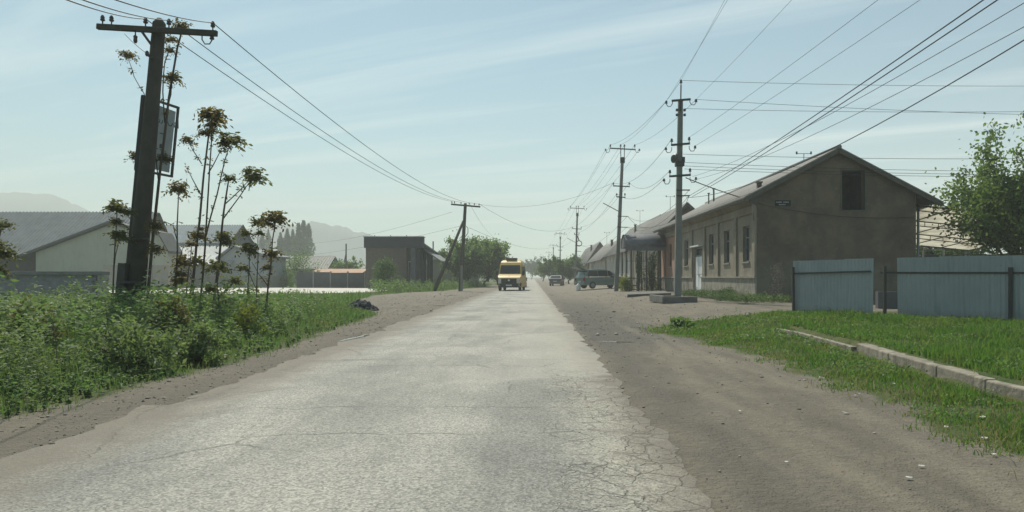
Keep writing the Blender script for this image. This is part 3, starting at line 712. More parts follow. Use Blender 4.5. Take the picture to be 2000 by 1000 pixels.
def corr_slab(m, a, b, drop, along, period=.2, amp=.03, th=.05, dens=6):
    """corrugated slope: ridge a->b, going down by vector drop"""
    a, b, drop = Vector(a), Vector(b), Vector(drop); L = (b - a).length; u = (b - a) / L
    nrm = u.cross(drop).normalized()
    if nrm.z < 0: nrm = -nrm
    n = max(8, int(L / period * dens)); sm = m.smooth; m.smooth = True
    vs = []
    for i in range(n + 1):
        p = a + u * L * i / n; w = nrm * amp * math.cos(2 * math.pi * L * i / n / period)
        vs += [p + w, p + drop + w, p + drop + w - nrm * th, p + w - nrm * th]
    fs = []
    for i in range(n):
        j = 4 * i
        fs += [(j, j + 1, j + 5, j + 4), (j + 1, j + 2, j + 6, j + 5), (j + 2, j + 3, j + 7, j + 6)]
    m.add(vs, fs); m.smooth = sm
    m.add([vs[0], vs[1], vs[2], vs[3]], [(0, 1, 2, 3)]); m.add(vs[-4:], [(3, 2, 1, 0)])

# ---- nearest house
FX, HY0, HY1, HXR, RXr, RZ = 9.7, 32.8, 57.2, 16.6, 13.16, 6.78
SL = .525; GZ0 = .0
eave = RZ - SL * (RXr - FX)
h1 = thing('house', 'nearest old stucco house, brown gable with an open attic hole, behind the metal fence', 'house', (13.1, 45, 0))
ops = [(33.86, 34.93, 1.92, 3.54), (37.3, 38.4, 1.92, 3.54), (40.6, 41.65, 1.92, 3.54), (43.35, 45.45, .3, 2.98), (47.2, 48.4, 1.92, 3.54)]
m = MB(); PY = 50.6
wall_open(m, (FX, HY0, 0), (0, 1, 0), PY - HY0, GZ0, eave, [(a - HY0, b - HY0, c, d) for a, b, c, d in ops], (1, 0, 0), .25)
m.build('front_wall', STUCCO, h1)
m = MB(); wall_open(m, (FX, PY, 0), (0, 1, 0), HY1 - PY, GZ0, eave, [(52.8 - PY, 54.05 - PY, 1.92, 3.54)], (1, 0, 0), .25)
m.build('front_wall', PINK, h1)['label'] = 'pink limewashed end of the street front'
# gable towards the camera, with the attic hole
ax0, ax1, az0, az1 = 13.39, 14.38, 4.13, 5.84
rz_ = lambda x: RZ - .1 - SL * abs(x - RXr)
m = MB()
q = lambda x, z: (x, HY0, z)
def col(xa, xb, za, zb_fn): m.quad(q(xa, za), q(xb, za), q(xb, zb_fn(xb)), q(xa, zb_fn(xa)))
col(FX, RXr, 0, rz_); col(RXr, ax0, 0, rz_); col(ax0, ax1, 0, lambda x: az0); col(ax0, ax1, az1, rz_); col(ax1, HXR, 0, rz_)
hole = [q(ax0, az0), q(ax1, az0), q(ax1, az1), q(ax0, az1)]
for i in range(4):
    a, b = Vector(hole[i]), Vector(hole[(i + 1) % 4]); m.quad(a, b, b + Vector((0, .35, 0)), a + Vector((0, .35, 0)))
m.build('gable_wall', EARTH, h1)
m = MB(); m.quad((ax0, HY0 + 1.6, az0), (ax1, HY0 + 1.6, az0), (ax1, HY0 + 1.6, az1), (ax0, HY0 + 1.6, az1)); m.box2((ax0, HY0 + .3, az0 - .1), (ax1, HY0 + 1.6, az0 - .02))
m.box2((ax0 - .02, HY0 + .3, az0), (ax0 - .01, HY0 + 1.6, az1)); m.box2((ax1 + .01, HY0 + .3, az0), (ax1 + .02, HY0 + 1.6, az1)); m.box2((ax0, HY0 + .3, az1 + .01), (ax1, HY0 + 1.6, az1 + .05))
m.build('attic_opening', DARKW, h1)
m = MB()
for a, b, c, d in ((ax0 - .07, ax0, az0 - .07, az1 + .07), (ax1, ax1 + .07, az0 - .07, az1 + .07), (ax0, ax1, az0 - .07, az0), (ax0, ax1, az1, az1 + .07)):
    m.box2((a, HY0 - .03, c), (b, HY0 + .05, d))
m.build('attic_frame', SOFFIT, h1)
m = MB(); m.quad((HXR, HY0, 0), (HXR, HY1, 0), (HXR, HY1, eave), (HXR, HY0, eave)); m.quad((FX, HY1, 0), (HXR, HY1, 0), (HXR, HY1, eave), (FX, HY1, eave)); m.add([(FX, HY1, eave), (HXR, HY1, eave), (RXr, HY1, RZ - .1)], [(0, 1, 2)])
m.build('rear_wall', EARTH, h1)
# plinth with worn pieces
m = MB(); m.box2((FX - .07, HY0 - .05, 0), (FX - .003, 43.3, 1.17)); m.box2((FX - .07, 45.5, 0), (FX - .003, HY1, 1.15)); m.build('plinth', PLINTH, h1)
m = MB(); m.box2((FX - .13, HY0 - .09, 1.172), (FX - .003, 43.28, 1.25)); m.build('plinth_ledge', PLINTH, h1)
m = MB(); m.box2((FX - .13, 45.52, 1.152), (FX - .003, HY1, 1.23)); m.build('plinth_ledge', PLINTH, h1)
# pilasters and frieze
for y in (HY0 + .003, 35.82, 39.3, 42.35, 45.7, 49.3):
    m = MB(); m.box2((FX - .09, y, 1.255), (FX - .003, y + .42, 4.02)); m.build('pilaster', STUCCO, h1)
for y in (50.75, 55.2):
    m = MB(); m.box2((FX - .09, y, 1.235), (FX - .003, y + .42, 4.02)); m.build('pilaster', PINK, h1)
m = MB(); m.box2((FX - .10, HY0 + .003, 4.022), (FX - .003, HY1, 4.36)); m.build('frieze', STUCCO, h1)
m = MB(); m.prism([(FX - .003, HY0 + .003, 4.362), (FX - .34, HY0 + .003, eave - .22), (FX - .34, HY0 + .003, eave - .12), (FX - .003, HY0 + .003, eave - .02)], (0, HY1 - HY0 - .01, 0)); m.build('cornice', STUCCO, h1)
for i, (a, b, c, d) in enumerate(ops):
    if i == 3: continue
    window_x(h1, FX, a, b, c, d)
window_x(h1, FX, 52.8, 54.05, 1.92, 3.54, frame=pm('brown_frame', (.14, .09, .06)))
# white double door with glazed transom
d_ = MB(); d_.box2((FX + .10, 43.35, .3), (FX + .16, 43.45, 2.98)); d_.box2((FX + .10, 45.35, .3), (FX + .16, 45.45, 2.98)); d_.box2((FX + .10, 43.45, 2.88), (FX + .16, 45.35, 2.98)); d_.box2((FX + .10, 43.45, 2.42), (FX + .16, 45.35, 2.50))
dr = d_.build('door_frame', FRAMEW, h1)
for a, b in ((43.45, 44.38), (44.42, 45.35)):
    m = MB(); m.box2((FX + .07, a, .32), (FX + .13, b, 2.41)); m.box2((FX + .055, a + .12, .5), (FX + .07, b - .12, 1.25)); m.box2((FX + .055, a + .12, 1.4), (FX + .07, b - .12, 2.25))
    m.build('door_leaf', WHITEP, dr)
for i in range(4):
    a = 43.47 + i * .47; m = MB(); m.box2((FX + .12, a, 2.51), (FX + .13, a + .43, 2.87)); m.build('pane', GLASS, dr)
m = MB(); m.box2((FX + .02, 44.30, 1.2), (FX + .05, 44.34, 1.4)); m.build('door_handle', STEEL, dr)
m = MB(); m.box2((FX - .25, 43.2, 2.985), (FX + .05, 45.6, 3.06)); m.build('door_hood', WHITEP, h1)
m = MB(); m.box2((FX - .7, 43.1, 0), (FX - .003, 45.48, .30)); m.box2((FX - 1.1, 43.1, 0), (FX - .702, 45.48, .15)); m.build('step', CONC, h1)
# roof
m = MB(); oh = .60; dropL = Vector((-(RXr - FX + oh), 0, -SL * (RXr - FX + oh)))
corr_slab(m, (RXr, HY0 - .3, RZ), (RXr, HY1 + .2, RZ), dropL, None); m.build('roof', SLATE, h1)
m = MB(); dropR = Vector((HXR - RXr + 1.0, 0, -SL * (HXR - RXr + 1.0)))
corr_slab(m, (RXr, HY0 - .3, RZ), (RXr, HY1 + .2, RZ), dropR, None); m.build('roof', SLATE, h1)
m = MB(); m.tube([(RXr, HY0 - .34, RZ + .03), (RXr, HY1 + .25, RZ + .03)], .10, 8); m.build('ridge_cap', SLATE, h1)
for dr_ in (dropL, dropR):
    m = MB(); a = Vector((RXr, HY0 - .26, RZ - .12)); m.bar(a, a + dr_, .05, .17); m.build('barge_board', SOFFIT, h1)
m = MB(); zz = RZ - SL * (RXr - FX + oh)
m.box2((FX - oh + .04, HY0 - .2, zz - .13), (FX - oh + .08, HY1, zz + .0)); m.build('fascia', SOFFIT, h1)
for i in range(26):
    y = HY0 + .3 + i * .95; m = MB(); a = Vector((FX - .35, y, eave - .26 + .10)); m.bar((FX - .02, y, eave - .13), (FX - oh + .08, y, zz - .06), .07, .11); m.build('rafter_end', SOFFIT, h1)
# chimneys, pipe, aerial
def chimney(h, x, y, z0, w, ht, mat=None, name='chimney'):
    m = MB(); m.box((x, y, z0 + ht / 2), (w, w, ht)); m.box((x, y, z0 + ht + .03), (w + .08, w + .08, .06)); return m.build(name, mat or BRICK, h)
def aerial(h, x, y, z0, ht, sp):
    m = MB(); m.tube([(x, y, z0), (x, y, z0 + ht)], .018, 5); m.tube([(x - sp, y, z0 + ht), (x + sp, y, z0 + ht)], .014, 5)
    for d in (-sp, sp): m.tube([(x + d, y, z0 + ht - .03), (x + d, y, z0 + ht + .10)], .04, 6)
    return m.build('aerial', STEEL, h)
chimney(h1, 10.2, 34.1, RZ - SL * (RXr - 10.2) - .1, .18, .33)
aerial(h1, wx(1570, 37), 37, 6.0, 1.25, .35)
chimney(h1, 12.2, 51, RZ - .6, .09, .95, STEEL, 'stove_pipe')
chimney(h1, 12.0, 51.6, RZ - .7, .07, .8, STEEL, 'stove_pipe')
# downpipe bracket at the corner
m = MB(); m.tube([(FX - .10, HY0 + .1, eave - .1), (FX - .10, HY0 + .1, 3.7)], .05, 6); m.build('downpipe', GALV, h1)
m = MB(); m.box2((FX - .3, HY0 - .12, eave - .52), (FX + .12, HY0 + .05, eave - .16)); m.build('corner_box', SOFFIT, h1)
# broken render with rubble stone at the foot of the corner
m = MB()
for i in range(260):
    z = random.uniform(.1, 1.75); x = FX + .50 + .10 * z + random.uniform(0, .62) * (1.1 - z * .30) + .06 * math.sin(z * 7)
    s_ = random.uniform(.025, .06)
    m.lathe([(s_ * .5, -s_ * .45), (s_ * .9, -.1 * s_), (s_ * .8, s_ * .35), (s_ * .3, s_ * .55)], (x, HY0 - .016, z), 6, Matrix.Rotation(random.uniform(0, 6), 3, 'X') @ Matrix.Rotation(random.uniform(0, 6), 3, 'Z'))
m.build('rubble', pm('rubble_stone', (.38, .30, .235), (.20, .165, .13), .95, 9, .5, 30), h1, kind='stuff')
m = MB(); n_ = 26; ring = []
for i in range(n_):
    t = 2 * math.pi * i / n_; z = .95 + .98 * math.sin(t); ring.append((FX + .86 + .08 * z + (.42 - .10 * z) * math.cos(t) + random.uniform(-.07, .07), HY0 - .008, max(.05, z + random.uniform(-.08, .08))))
m.prism(ring, (0, -.012, 0)); m.build('broken_render', pm('bare_mortar', (.24, .195, .15), (.15, .125, .10), .97, 7, .9, 22), h1)
m = MB(); ring = []
for i in range(n_):
    t = 2 * math.pi * i / n_; z = 1.25 + .75 * math.sin(t); ring.append((FX + 1.75 + .35 * math.cos(t) + random.uniform(-.1, .1), HY0 - .006, z + random.uniform(-.1, .1)))
m.prism(ring, (0, -.006, 0)); m.build('patched_render', pm('pale_patch', (.215, .19, .15), (.15, .135, .11), .97, 3, .6, 30), h1)
# street plate on the gable: two lines, too far off to read
pl = thing('street_plate', 'small dark street name plate fixed high on the brown gable wall', 'sign', (wx(1529, HY0), HY0 - .03, wz(397, HY0)))
m = MB(); m.box((wx(1529, HY0), HY0 - .02, wz(397, HY0)), (.68, .025, .25)); m.build('plate', pm('plate_blue', (.022, .024, .032)), pl, bevel=.006)
m = MB()
for i in range(9):
    x = wx(1516.5, HY0) + i * .062
    if i != 4: m.box((x, HY0 - .036, wz(395, HY0)), (.045, .004, .055))
for i in range(5): m.box((wx(1522, HY0) + i * .058, HY0 - .036, wz(399.8, HY0)), (.042, .004, .045))
m.build('lettering', pm('faded_white', (.34, .36, .38)), pl)

# ---- the other houses of the row
def row_house(label, x0, xr, y0, y1, ev, rx, rz, wall, gable, win, oh=.6, plinth=.9, zb=0.0, chim=(), aer=()):
    h = thing('house', label, 'house', ((x0 + xr) / 2, (y0 + y1) / 2, 0), 'old one-storey houses in the street row')
    sl = (rz - ev) / (rx - x0)
    m = MB(); wall_open(m, (x0, y0, 0), (0, 1, 0), y1 - y0, zb, ev, [(a - y0, b - y0, 1.7, 3.1) for a, b in win], (1, 0, 0), .2); m.build('front_wall', wall, h)
    m = MB(); m.add([(x0, y0, 0), (xr, y0, 0), (xr, y0, ev), (rx, y0, rz - .1), (x0, y0, ev)], [(0, 1, 2, 3, 4)]); m.build('gable_wall', gable, h)
    m = MB(); m.quad((xr, y0, 0), (xr, y1, 0), (xr, y1, ev), (xr, y0, ev)); m.add([(x0, y1, 0), (xr, y1, 0), (xr, y1, ev), (rx, y1, rz - .1), (x0, y1, ev)], [(0, 1, 2, 3, 4)]); m.build('rear_wall', gable, h)
    m = MB(); m.box2((x0 - .06, y0 + .01, 0), (x0 - .003, y1 - .01, plinth)); m.build('plinth', PLINTH, h)
    for sx in (-1, 1):
        w = (rx - x0 + oh) if sx < 0 else (xr - rx + oh); s2 = sl if sx < 0 else (rz - ev) / (xr - rx)
        m = MB(); corr_slab(m, (rx, y0 - .35, rz), (rx, y1 + .15, rz), (sx * w, 0, -s2 * w), None, .3, .03, .05, 4); m.build('roof', SLATE, h)
        m = MB(); m.bar((rx, y0 - .3, rz - .13), (rx + sx * w, y0 - .3, rz - .13 - s2 * w), .05, .2); m.build('barge_board', SOFFIT, h)
    m = MB(); m.prism([(x0 - .003, y0 + .01, ev - .35), (x0 - .35, y0 + .01, ev - .12 - sl * .35), (x0 - .003, y0 + .01, ev - .05)], (0, y1 - y0 - .02, 0)); m.build('cornice', wall, h)
    for i, (a, b) in enumerate(win):
        window_x(h, x0, a, b, 1.7, 3.1, .14)
    ys = [y0 + .02] + [(win[i][1] + win[i + 1][0]) / 2 - .2 for i in range(len(win) - 1)] + [y1 - .44]
    for y in ys:
        m = MB(); m.box2((x0 - .08, y, plinth + .003), (x0 - .003, y + .42, ev - .4)); m.build('pilaster', wall, h)
    for x, y, w, ht in chim: chimney(h, x, y, rz - sl * abs(x - rx) - .1, w, ht)
    for x, y, ht in aer: aerial(h, x, y, rz - .4, ht, .35)
    return h
wins = lambda a, b, n, w=1.1: [(a + (b - a) * (i + .5) / n - w / 2, a + (b - a) * (i + .5) / n + w / 2) for i in range(n)]
row_house('tan house with a taller dark gable just past the porch canopy', 9.75, 14.6, 59.0, 73.5, 4.6, 12.0, 7.0, TANW, EARTH, wins(60, 73, 4), chim=(), aer=((12, 66, 1.6),))
row_house('grey-roofed house behind the tan one, its gable peak beside the leaning pole', 9.6, 15, 74.2, 97, 4.3, 12.5, 7.3, WHITEW, EARTH, wins(75, 97, 6), chim=((11.4, 84, .22, .9),), aer=((12.2, 86, 1.8),))
row_house('whitewashed long house beyond the parked minivan', 9.4, 14, 98, 124, 4.0, 11.6, 6.2, WHITEW, TANW, wins(99, 123, 6), chim=((10.8, 103, .3, .9),), aer=((10.6, 108, 1.7),))
row_house('hazy end house of the row with a brown gable over the roadside trees', 9.2, 13.5, 126, 160, 3.9, 11.2, 7.0, TANW, EARTH, wins(128, 158, 6), chim=((10.4, 134, .3, 1.1),))

# ---- porch with an arched tin canopy and lattice sides
po = thing('porch', 'entrance porch with an arched grey tin canopy on lattice posts', 'porch', (8.2, 56, 0))
px0, px1, py0, py1 = 6.65, FX - .12, 54.4, 56.9
TIN = pm('grey_tin', (.15, .155, .17), (.11, .115, .125), .8, 3, .2, 40)
m = MB(); n = 12; m.smooth = True; vs = []
for i in range(n + 1):
    t = math.pi * i / n; y = (py0 + py1) / 2 - 1.45 * math.cos(t); z = 3.35 + .98 * math.sin(t) ** .8
    vs += [(px0, y, z), (px1, y, z)]
m.add(vs, [(2 * i, 2 * i + 1, 2 * i + 3, 2 * i + 2) for i in range(n)])
cano = m.build('canopy', TIN, po); sd = cano.modifiers.new('thick', 'SOLIDIFY'); sd.thickness = .03
m = MB(); m.box2((px0, py0 - .2, 3.10), (px1, py0 - .16, 3.36)); m.build('valance', TIN, po)
m = MB(); m.prism([(px0 + .05, (py0 + py1) / 2 - 1.38 * math.cos(math.pi * i / 10), 3.36 + .88 * math.sin(math.pi * i / 10) ** .8) for i in range(11)], (.04, 0, 0)); m.build('canopy_end', TIN, po)
for x, y in ((px0 + .08, py0), (7.55, py0), (8.2, py0), (9.2, py0), (px0 + .08, py1), (8.2, py1)):
    m = MB(); m.bar((x, y, .1), (x, y, 3.1), .08); m.build('post', STEEL, po)
for x0_, x1_ in ((px0 + .12, 7.51), (7.59, 8.16)):
    m = MB()
    for i in range(5):
        x = x0_ + (x1_ - x0_) * (i + .5) / 5; m.bar((x, py0, 2.35), (x, py0, 3.08), .018)
    m.bar((x0_, py0, 2.35), (x1_, py0, 2.35), .025)
    m.build('lattice', STEEL, po)
m = MB()
for i in range(26):
    x = px0 + .1 + i * .115; m.bar((x, py0 - .06, .25), (x, py0 - .06, 1.15), .016)
m.bar((px0, py0 - .06, 1.15), (FX - .2, py0 - .06, 1.15), .03); m.bar((px0, py0 - .06, .3), (FX - .2, py0 - .06, .3), .03)
m.build('railing', STEEL, po)

gr_ = thing('garden_railing', 'thin dark garden railing running from the porch towards the white door', 'railing', (8.1, 50.2, 0))
ga, gb = Vector((6.75, 54.2, 0)), Vector((9.5, 46.3, 0))
for z_ in (.35, 1.12):
    m = MB(); m.bar(ga + Vector((0, 0, z_)), gb + Vector((0, 0, z_)), .03); m.build('rail', STEEL, gr_)
for i in range(46):
    p = ga.lerp(gb, i / 45); m = MB(); m.bar(p + Vector((0, 0, .1 if i % 9 == 0 else .36)), p + Vector((0, 0, 1.1)), .035 if i % 9 == 0 else .014); m.build('post' if i % 9 == 0 else 'baluster', STEEL, gr_)
# ---- metal sheet fence
k = NT('fence_paint'); P = k.P
c = k.mix(k.ramp(k.noise(P, .9, 4), .35, .7), (.32, .355, .36), (.27, .305, .31))
c = k.mix(k.ramp(k.noise(k.scale(P, (4, 4, .5)), 2, 4), .55, .8, 0, .5), c, (.15, .175, .175))
c = k.mix(k.ramp(k.noise(P, 5, 6, .7), .66, .72, 0, .6), c, (.16, .095, .055))
X, Y, Z = k.xyz()
c = k.mix(k.math('MULTIPLY', k.ramp(k.math('ADD', Z, k.math('MULTIPLY', k.noise(P, 3, 4), .3)), .35, .6, 1, 0), .5), c, (.21, .19, .155))
FENCE = k.principled(c, .55, 0, k.bump(k.noise(P, 2.2, 4), .6, .05), .35)
def rib_mesh(name, w, ht, mat, pitch=.115, dep=.010):
    m = MB(); n = int(round(w / pitch)); pts = []
    p = w / n
    for i in range(n):
        b = i * p; pts += [(b, 0), (b + p * .36, 0), (b + p * .46, -dep), (b + p * .90, -dep)]
    pts.append((w, 0))
    k_ = len(pts)
    m.add([(x, y, 0) for x, y in pts] + [(x, y, ht) for x, y in pts], [(i, i + 1, k_ + i + 1, k_ + i) for i in range(k_ - 1)])
    return m.mesh(name, mat)
def fence_run(label, p0, p1, ns, ht, tilt, parts_fn):
    p0, p1 = Vector(p0), Vector(p1); d = p1 - p0; L = d.length; ang = math.atan2(d.y, d.x)
    root = thing('sheet_fence', label, 'fence', p0, 'pale blue metal fence along the grass')
    me = rib_mesh('sheet', L / ns + .01, ht, FENCE)
    for i in range(ns):
        q = p0 + d * i / ns
        o = place('sheet', me, root, q + Vector((0, 0, random.uniform(-.012, .012))), (tilt, 0, ang + random.uniform(-.006, .006)))
    nrm = Vector((math.sin(ang), -math.cos(ang), 0))
    parts_fn(root, p0, d / L, L, nrm)
    return root
def fp1(root, p0, u, L, n):
    a = p0 + n * .05; m = MB(); m.bar(a + Vector((0, 0, 1.17)), a + u * (L - .02) + Vector((0, 0, 1.22)), .035, .045); m.build('rail', STEEL, root)
    a = p0 + u * .12 + n * .09; m = MB(); m.bar(a + Vector((0, 0, -.3)), a + Vector((-.02, 0, 1.36)), .07); m.build('post', STEEL, root)
def fp2(root, p0, u, L, n):
    a = p0 + n * .05; m = MB(); m.bar(a + Vector((0, 0, 1.2)) - u * .42, a + u * L + Vector((0, 0, 1.2)), .035, .045); m.build('rail', STEEL, root)
    for s_, z in ((2.62, 1.33), (5.3, 1.33)):
        a = p0 + u * s_ + n * .09; m = MB(); m.bar(a + Vector((0, 0, -.3)), a + Vector((0, 0, z)), .07); m.build('post', STEEL, root)
FA, FB, FC, FD = (7.62, 22.2), (8.93, 19.9), (9.52, 19.75), (12.9, 15.9)
za = lambda p: Hf(*p) + .02
fence_run('left pale blue ribbed sheet fence section beside the house corner', (FA[0], FA[1], za(FA) - .04), (FB[0], FB[1], za(FB) - .06), 3, 1.55, R(-1.0), fp1)
fence_run('longer pale blue ribbed sheet fence section past the open gap', (FC[0], FC[1], za(FC) - .07), (FD[0], FD[1], za(FD) - .07), 5, 1.60, R(1.5), fp2)
gp = Vector((wx(1728, 19.9), 19.9, 0)); gz = Hf(gp.x, gp.y)
m = MB(); m.bar((gp.x, gp.y, gz - .2), (gp.x, gp.y, gz + 1.32), .07); m.build('fence_post', STEEL, loc=(gp.x, gp.y, gz), label='lone dark steel post standing in the gap between the fence sections', cat='post')
# shaded yard behind the gap: rough block wall
m = MB(); m.box2((wx(1715, 25), 25, 0), (wx(1760, 25), 25.2, .75)); m.build('yard_block_wall', DKGREY, loc=(wx(1735, 25), 25, 0), label='rough dark low wall seen through the fence gap', cat='wall')

# ---- patio canopy behind the fence
k = NT('polycarbonate'); P = k.P
d0 = k.t.nodes.new('ShaderNodeBsdfDiffuse'); d0.inputs[0].default_value = (.62, .60, .54, 1)
d1 = k.t.nodes.new('ShaderNodeBsdfTranslucent'); k.link(k.mix(k.ramp(k.noise(P, 1.2, 5), .4, .7), (.85, .83, .75), (.60, .57, .50)), d1.inputs[0])
mxs = k.t.nodes.new('ShaderNodeMixShader'); mxs.inputs[0].default_value = .72; k.link(d0.outputs[0], mxs.inputs[1]); k.link(d1.outputs[0], mxs.inputs[2]); k.link(mxs.outputs[0], k.out.inputs[0]); POLY = k.mat
cp = thing('patio_canopy', 'patio canopy of pale translucent sheets on light steel trusses beside the gable', 'canopy', (21, 39, 0))
cz_ = lambda x, y: 4.42 - .10 * (x - 17) - .085 * (y - 33.4)
cxs = [17.0, 18.6, 20.2, 21.8, 23.4, 25.0]; cys = [33.4, 36.7, 40.0, 43.4]
for xa, xb in zip(cxs, cxs[1:]):
    for ya, yb in zip(cys, cys[1:]):
        m = MB(); g_ = .02; m.prism([(xa + g_, ya + g_, cz_(xa + g_, ya + g_)), (xb - g_, ya + g_, cz_(xb - g_, ya + g_)), (xb - g_, yb - g_, cz_(xb - g_, yb - g_)), (xa + g_, yb - g_, cz_(xa + g_, yb - g_))], (0, 0, .012)); m.build('roof_panel', POLY, cp)
for y in cys:
    m = MB(); a = Vector((17, y, cz_(17, y) - .05)); b_ = Vector((25, y, cz_(25, y) - .05)); m.bar(a, b_, .05); a2 = a - Vector((0, 0, .22)); b2_ = b_ - Vector((0, 0, .22)); m.bar(a2, b2_, .04)
    for i in range(13):
        f = i / 12; m.bar(a.lerp(b_, f), a2.lerp(b2_, f), .025)
    m.build('truss', STEEL, cp)
for x in cxs:
    m = MB(); m.bar((x, 33.4, cz_(x, 33.4) - .02), (x, 43.4, cz_(x, 43.4) - .02), .04); m.build('purlin', STEEL, cp)
m = MB(); a = Vector((22.4, 43.9, 3.0)); b_ = Vector((25.5, 43.9, 3.35)); m.bar(a, b_, .05); m.bar(a - Vector((0, 0, .3)), b_ - Vector((0, 0, .3)), .05)
for i in range(9): m.bar(a.lerp(b_, i / 8), a.lerp(b_, i / 8) - Vector((0, 0, .3)), .03)
m.build('truss', GALV, cp)
for x, y in ((17.05, 33.5), (wx(1803, 43.4), 43.4), (wx(1843, 43.4), 43.4), (25, 43.4), (wx(1948, 37.4), 37.4), (wx(1890, 43.4), 43.6), (21, 33.4)):
    m = MB(); m.bar((x, y, 0), (x, y, cz_(x, y) - .1), .08); m.build('post', GALV, cp)
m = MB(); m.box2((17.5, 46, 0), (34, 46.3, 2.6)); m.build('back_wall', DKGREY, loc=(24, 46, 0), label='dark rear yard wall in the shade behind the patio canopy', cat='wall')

# ---- concrete kerb wall on the right, slab by slab
kb = thing('kerb_wall', 'low weathered concrete retaining kerb crossing the grass on the right', 'kerb', (5.0, 9.5, 0))
pts = [(4.95, 5.6), (4.80, 7.3), (4.78, 8.0), (4.90, 9.2), (5.07, 10.8), (5.30, 12.4)]
KERB = pm('old_kerb_concrete', (.30, .27, .215), (.15, .138, .112), .92, 4.0, 1.0, 22, stain=(.06, .056, .046), streak=.9)
for i, (a, b_) in enumerate(zip(pts, pts[1:])):
    a, b_ = Vector((*a, 0)), Vector((*b_, 0)); d = (b_ - a).normalized(); n_ = Vector((d.y, -d.x, 0))
    h_ = .165 + random.uniform(-.008, .008); g_ = .006
    m = MB(); m.prism([a + d * g_ - n_ * .0, b_ - d * g_ - n_ * .0, b_ - d * g_ + n_ * .20, a + d * g_ + n_ * .20], (0, 0, h_ + .3))
    m.v = [(v[0], v[1], v[2] - .3) for v in m.v]
    m.build('kerb_slab', KERB, kb, bevel=.018)
pts = [(5.22, 12.42), (5.35, 14.0), (5.45, 15.6), (5.4, 17.0)]
for a, b_ in zip(pts, pts[1:]):
    a, b_ = Vector((*a, 0)), Vector((*b_, 0)); d = (b_ - a).normalized(); n_ = Vector((d.y, -d.x, 0))
    m = MB(); m.prism([a, b_ - d * .02, b_ - d * .02 + n_ * .1, a + n_ * .1], (0, 0, .40)); m.v = [(v[0], v[1], v[2] - .3) for v in m.v]; m.build('kerb_slab', KERB, kb, bevel=.01)

DKCON = pm('dark_concrete', (.17, .165, .15), (.11, .107, .10), .92, 2.2, .6, 40, streak=.5)
# ---- culvert slabs before the porch and the pole footing
sb = thing('culvert_slab', 'long flat concrete slab bridging the dark ditch before the porch', 'slab', (6.2, 44, 0))
m = MB(); m.prism([(5.2, 41.5, .16), (7.8, 42.6, .22), (8.3, 47.5, .24), (6.0, 47.2, .2)], (0, 0, .11)); m.build('slab', DKCON, sb, bevel=.02)
m = MB(); m.prism([(5.15, 41.3, -.1), (7.7, 42.3, -.1), (7.7, 42.5, -.1), (5.2, 41.6, -.1)], (0, 0, .262)); m.build('slab_gap_shade', DKGREY, sb)  # dark strip stands in for the shade in the gap under the slab
bx = thing('pole_footing', 'concrete trough block lying at the foot of the tall concrete pole', 'block', (6.0, 32.4, 0))
z0_ = Hf(6, 32)
for c_, d_2 in (((6.05, 31.2, z0_ + .12), (1.45, .22, .26)), ((5.35, 32.6, z0_ + .13), (.14, 2.6, .30)), ((5.95, 33.9, z0_ + .12), (1.1, .16, .24))):
    m = MB(); m.box(c_, d_2, .04); m.build('side', DKCON, bx, bevel=.02)
bn = thing('garden_bench', 'dark low bench beside the yellow-green bush before the porch', 'bench', (7.1, 53.4, 0))
m = MB(); m.box((7.15, 53.4, .62), (.75, .3, .06)); m.build('seat', STEEL, bn)
for x in (6.85, 7.45):
    m = MB(); m.box((x, 53.4, .36), (.08, .26, .46)); m.build('leg', STEEL, bn)

# ------------------------------------------------------------------ poles, lamp, sign board, wires
WOOD = pm('tarred_pole_wood', (.085, .075, .062), (.055, .050, .043), .9, 2.5, .6, 40, streak=.4)
PCON = pm('pole_concrete', (.205, .21, .195), (.155, .16, .15), .9, 1.2, .4, 40, streak=.3)
PORC = pm('dark_porcelain', (.055, .045, .040), (.04, .035, .03), .3, 6, .05, 60, spec=.5)
WIRE = pm('wire', (.045, .048, .05), None, .6)
INS = [(.016, 0), (.016, .09), (.045, .09), (.058, .115), (.045, .135), (.04, .15), (.052, .165), (.036, .20), (.02, .225)]
def insulator(root, p, s=1.0, name='insulator', down=False):
    m = MB(); m.lathe([(r * s, z * s) for r, z in INS], p, 8)
    return m.build(name, PORC, root)
def hook_insulator(root, p, side, s=1.0, ax=Vector((1, 0, 0))):
    """insulator carried on a hook that swings out and up from the arm end"""
    p = Vector(p); m = MB()
    pts = [p, p + Vector((0, 0, -.10)) * s, p + (ax * .06 * side + Vector((0, 0, -.19))) * s, p + (ax * .16 * side + Vector((0, 0, -.19))) * s, p + (ax * .21 * side + Vector((0, 0, -.11))) * s]
    m.tube(pts, .014 * s, 5); m.lathe([(r * s * .9, z * s * .8) for r, z in INS[1:]], pts[-1] - Vector((0, 0, .06 * s)), 8)
    m.build('hook_insulator', PORC, root); return pts[-1] + Vector((0, 0, .1 * s))
def concrete_shaft(root, base, top, w0, w1):
    m = MB(); m.bar(base, top, w0, w0, (0, 1, 0), w1, w1); return m.build('shaft', PCON, root, bevel=.015)

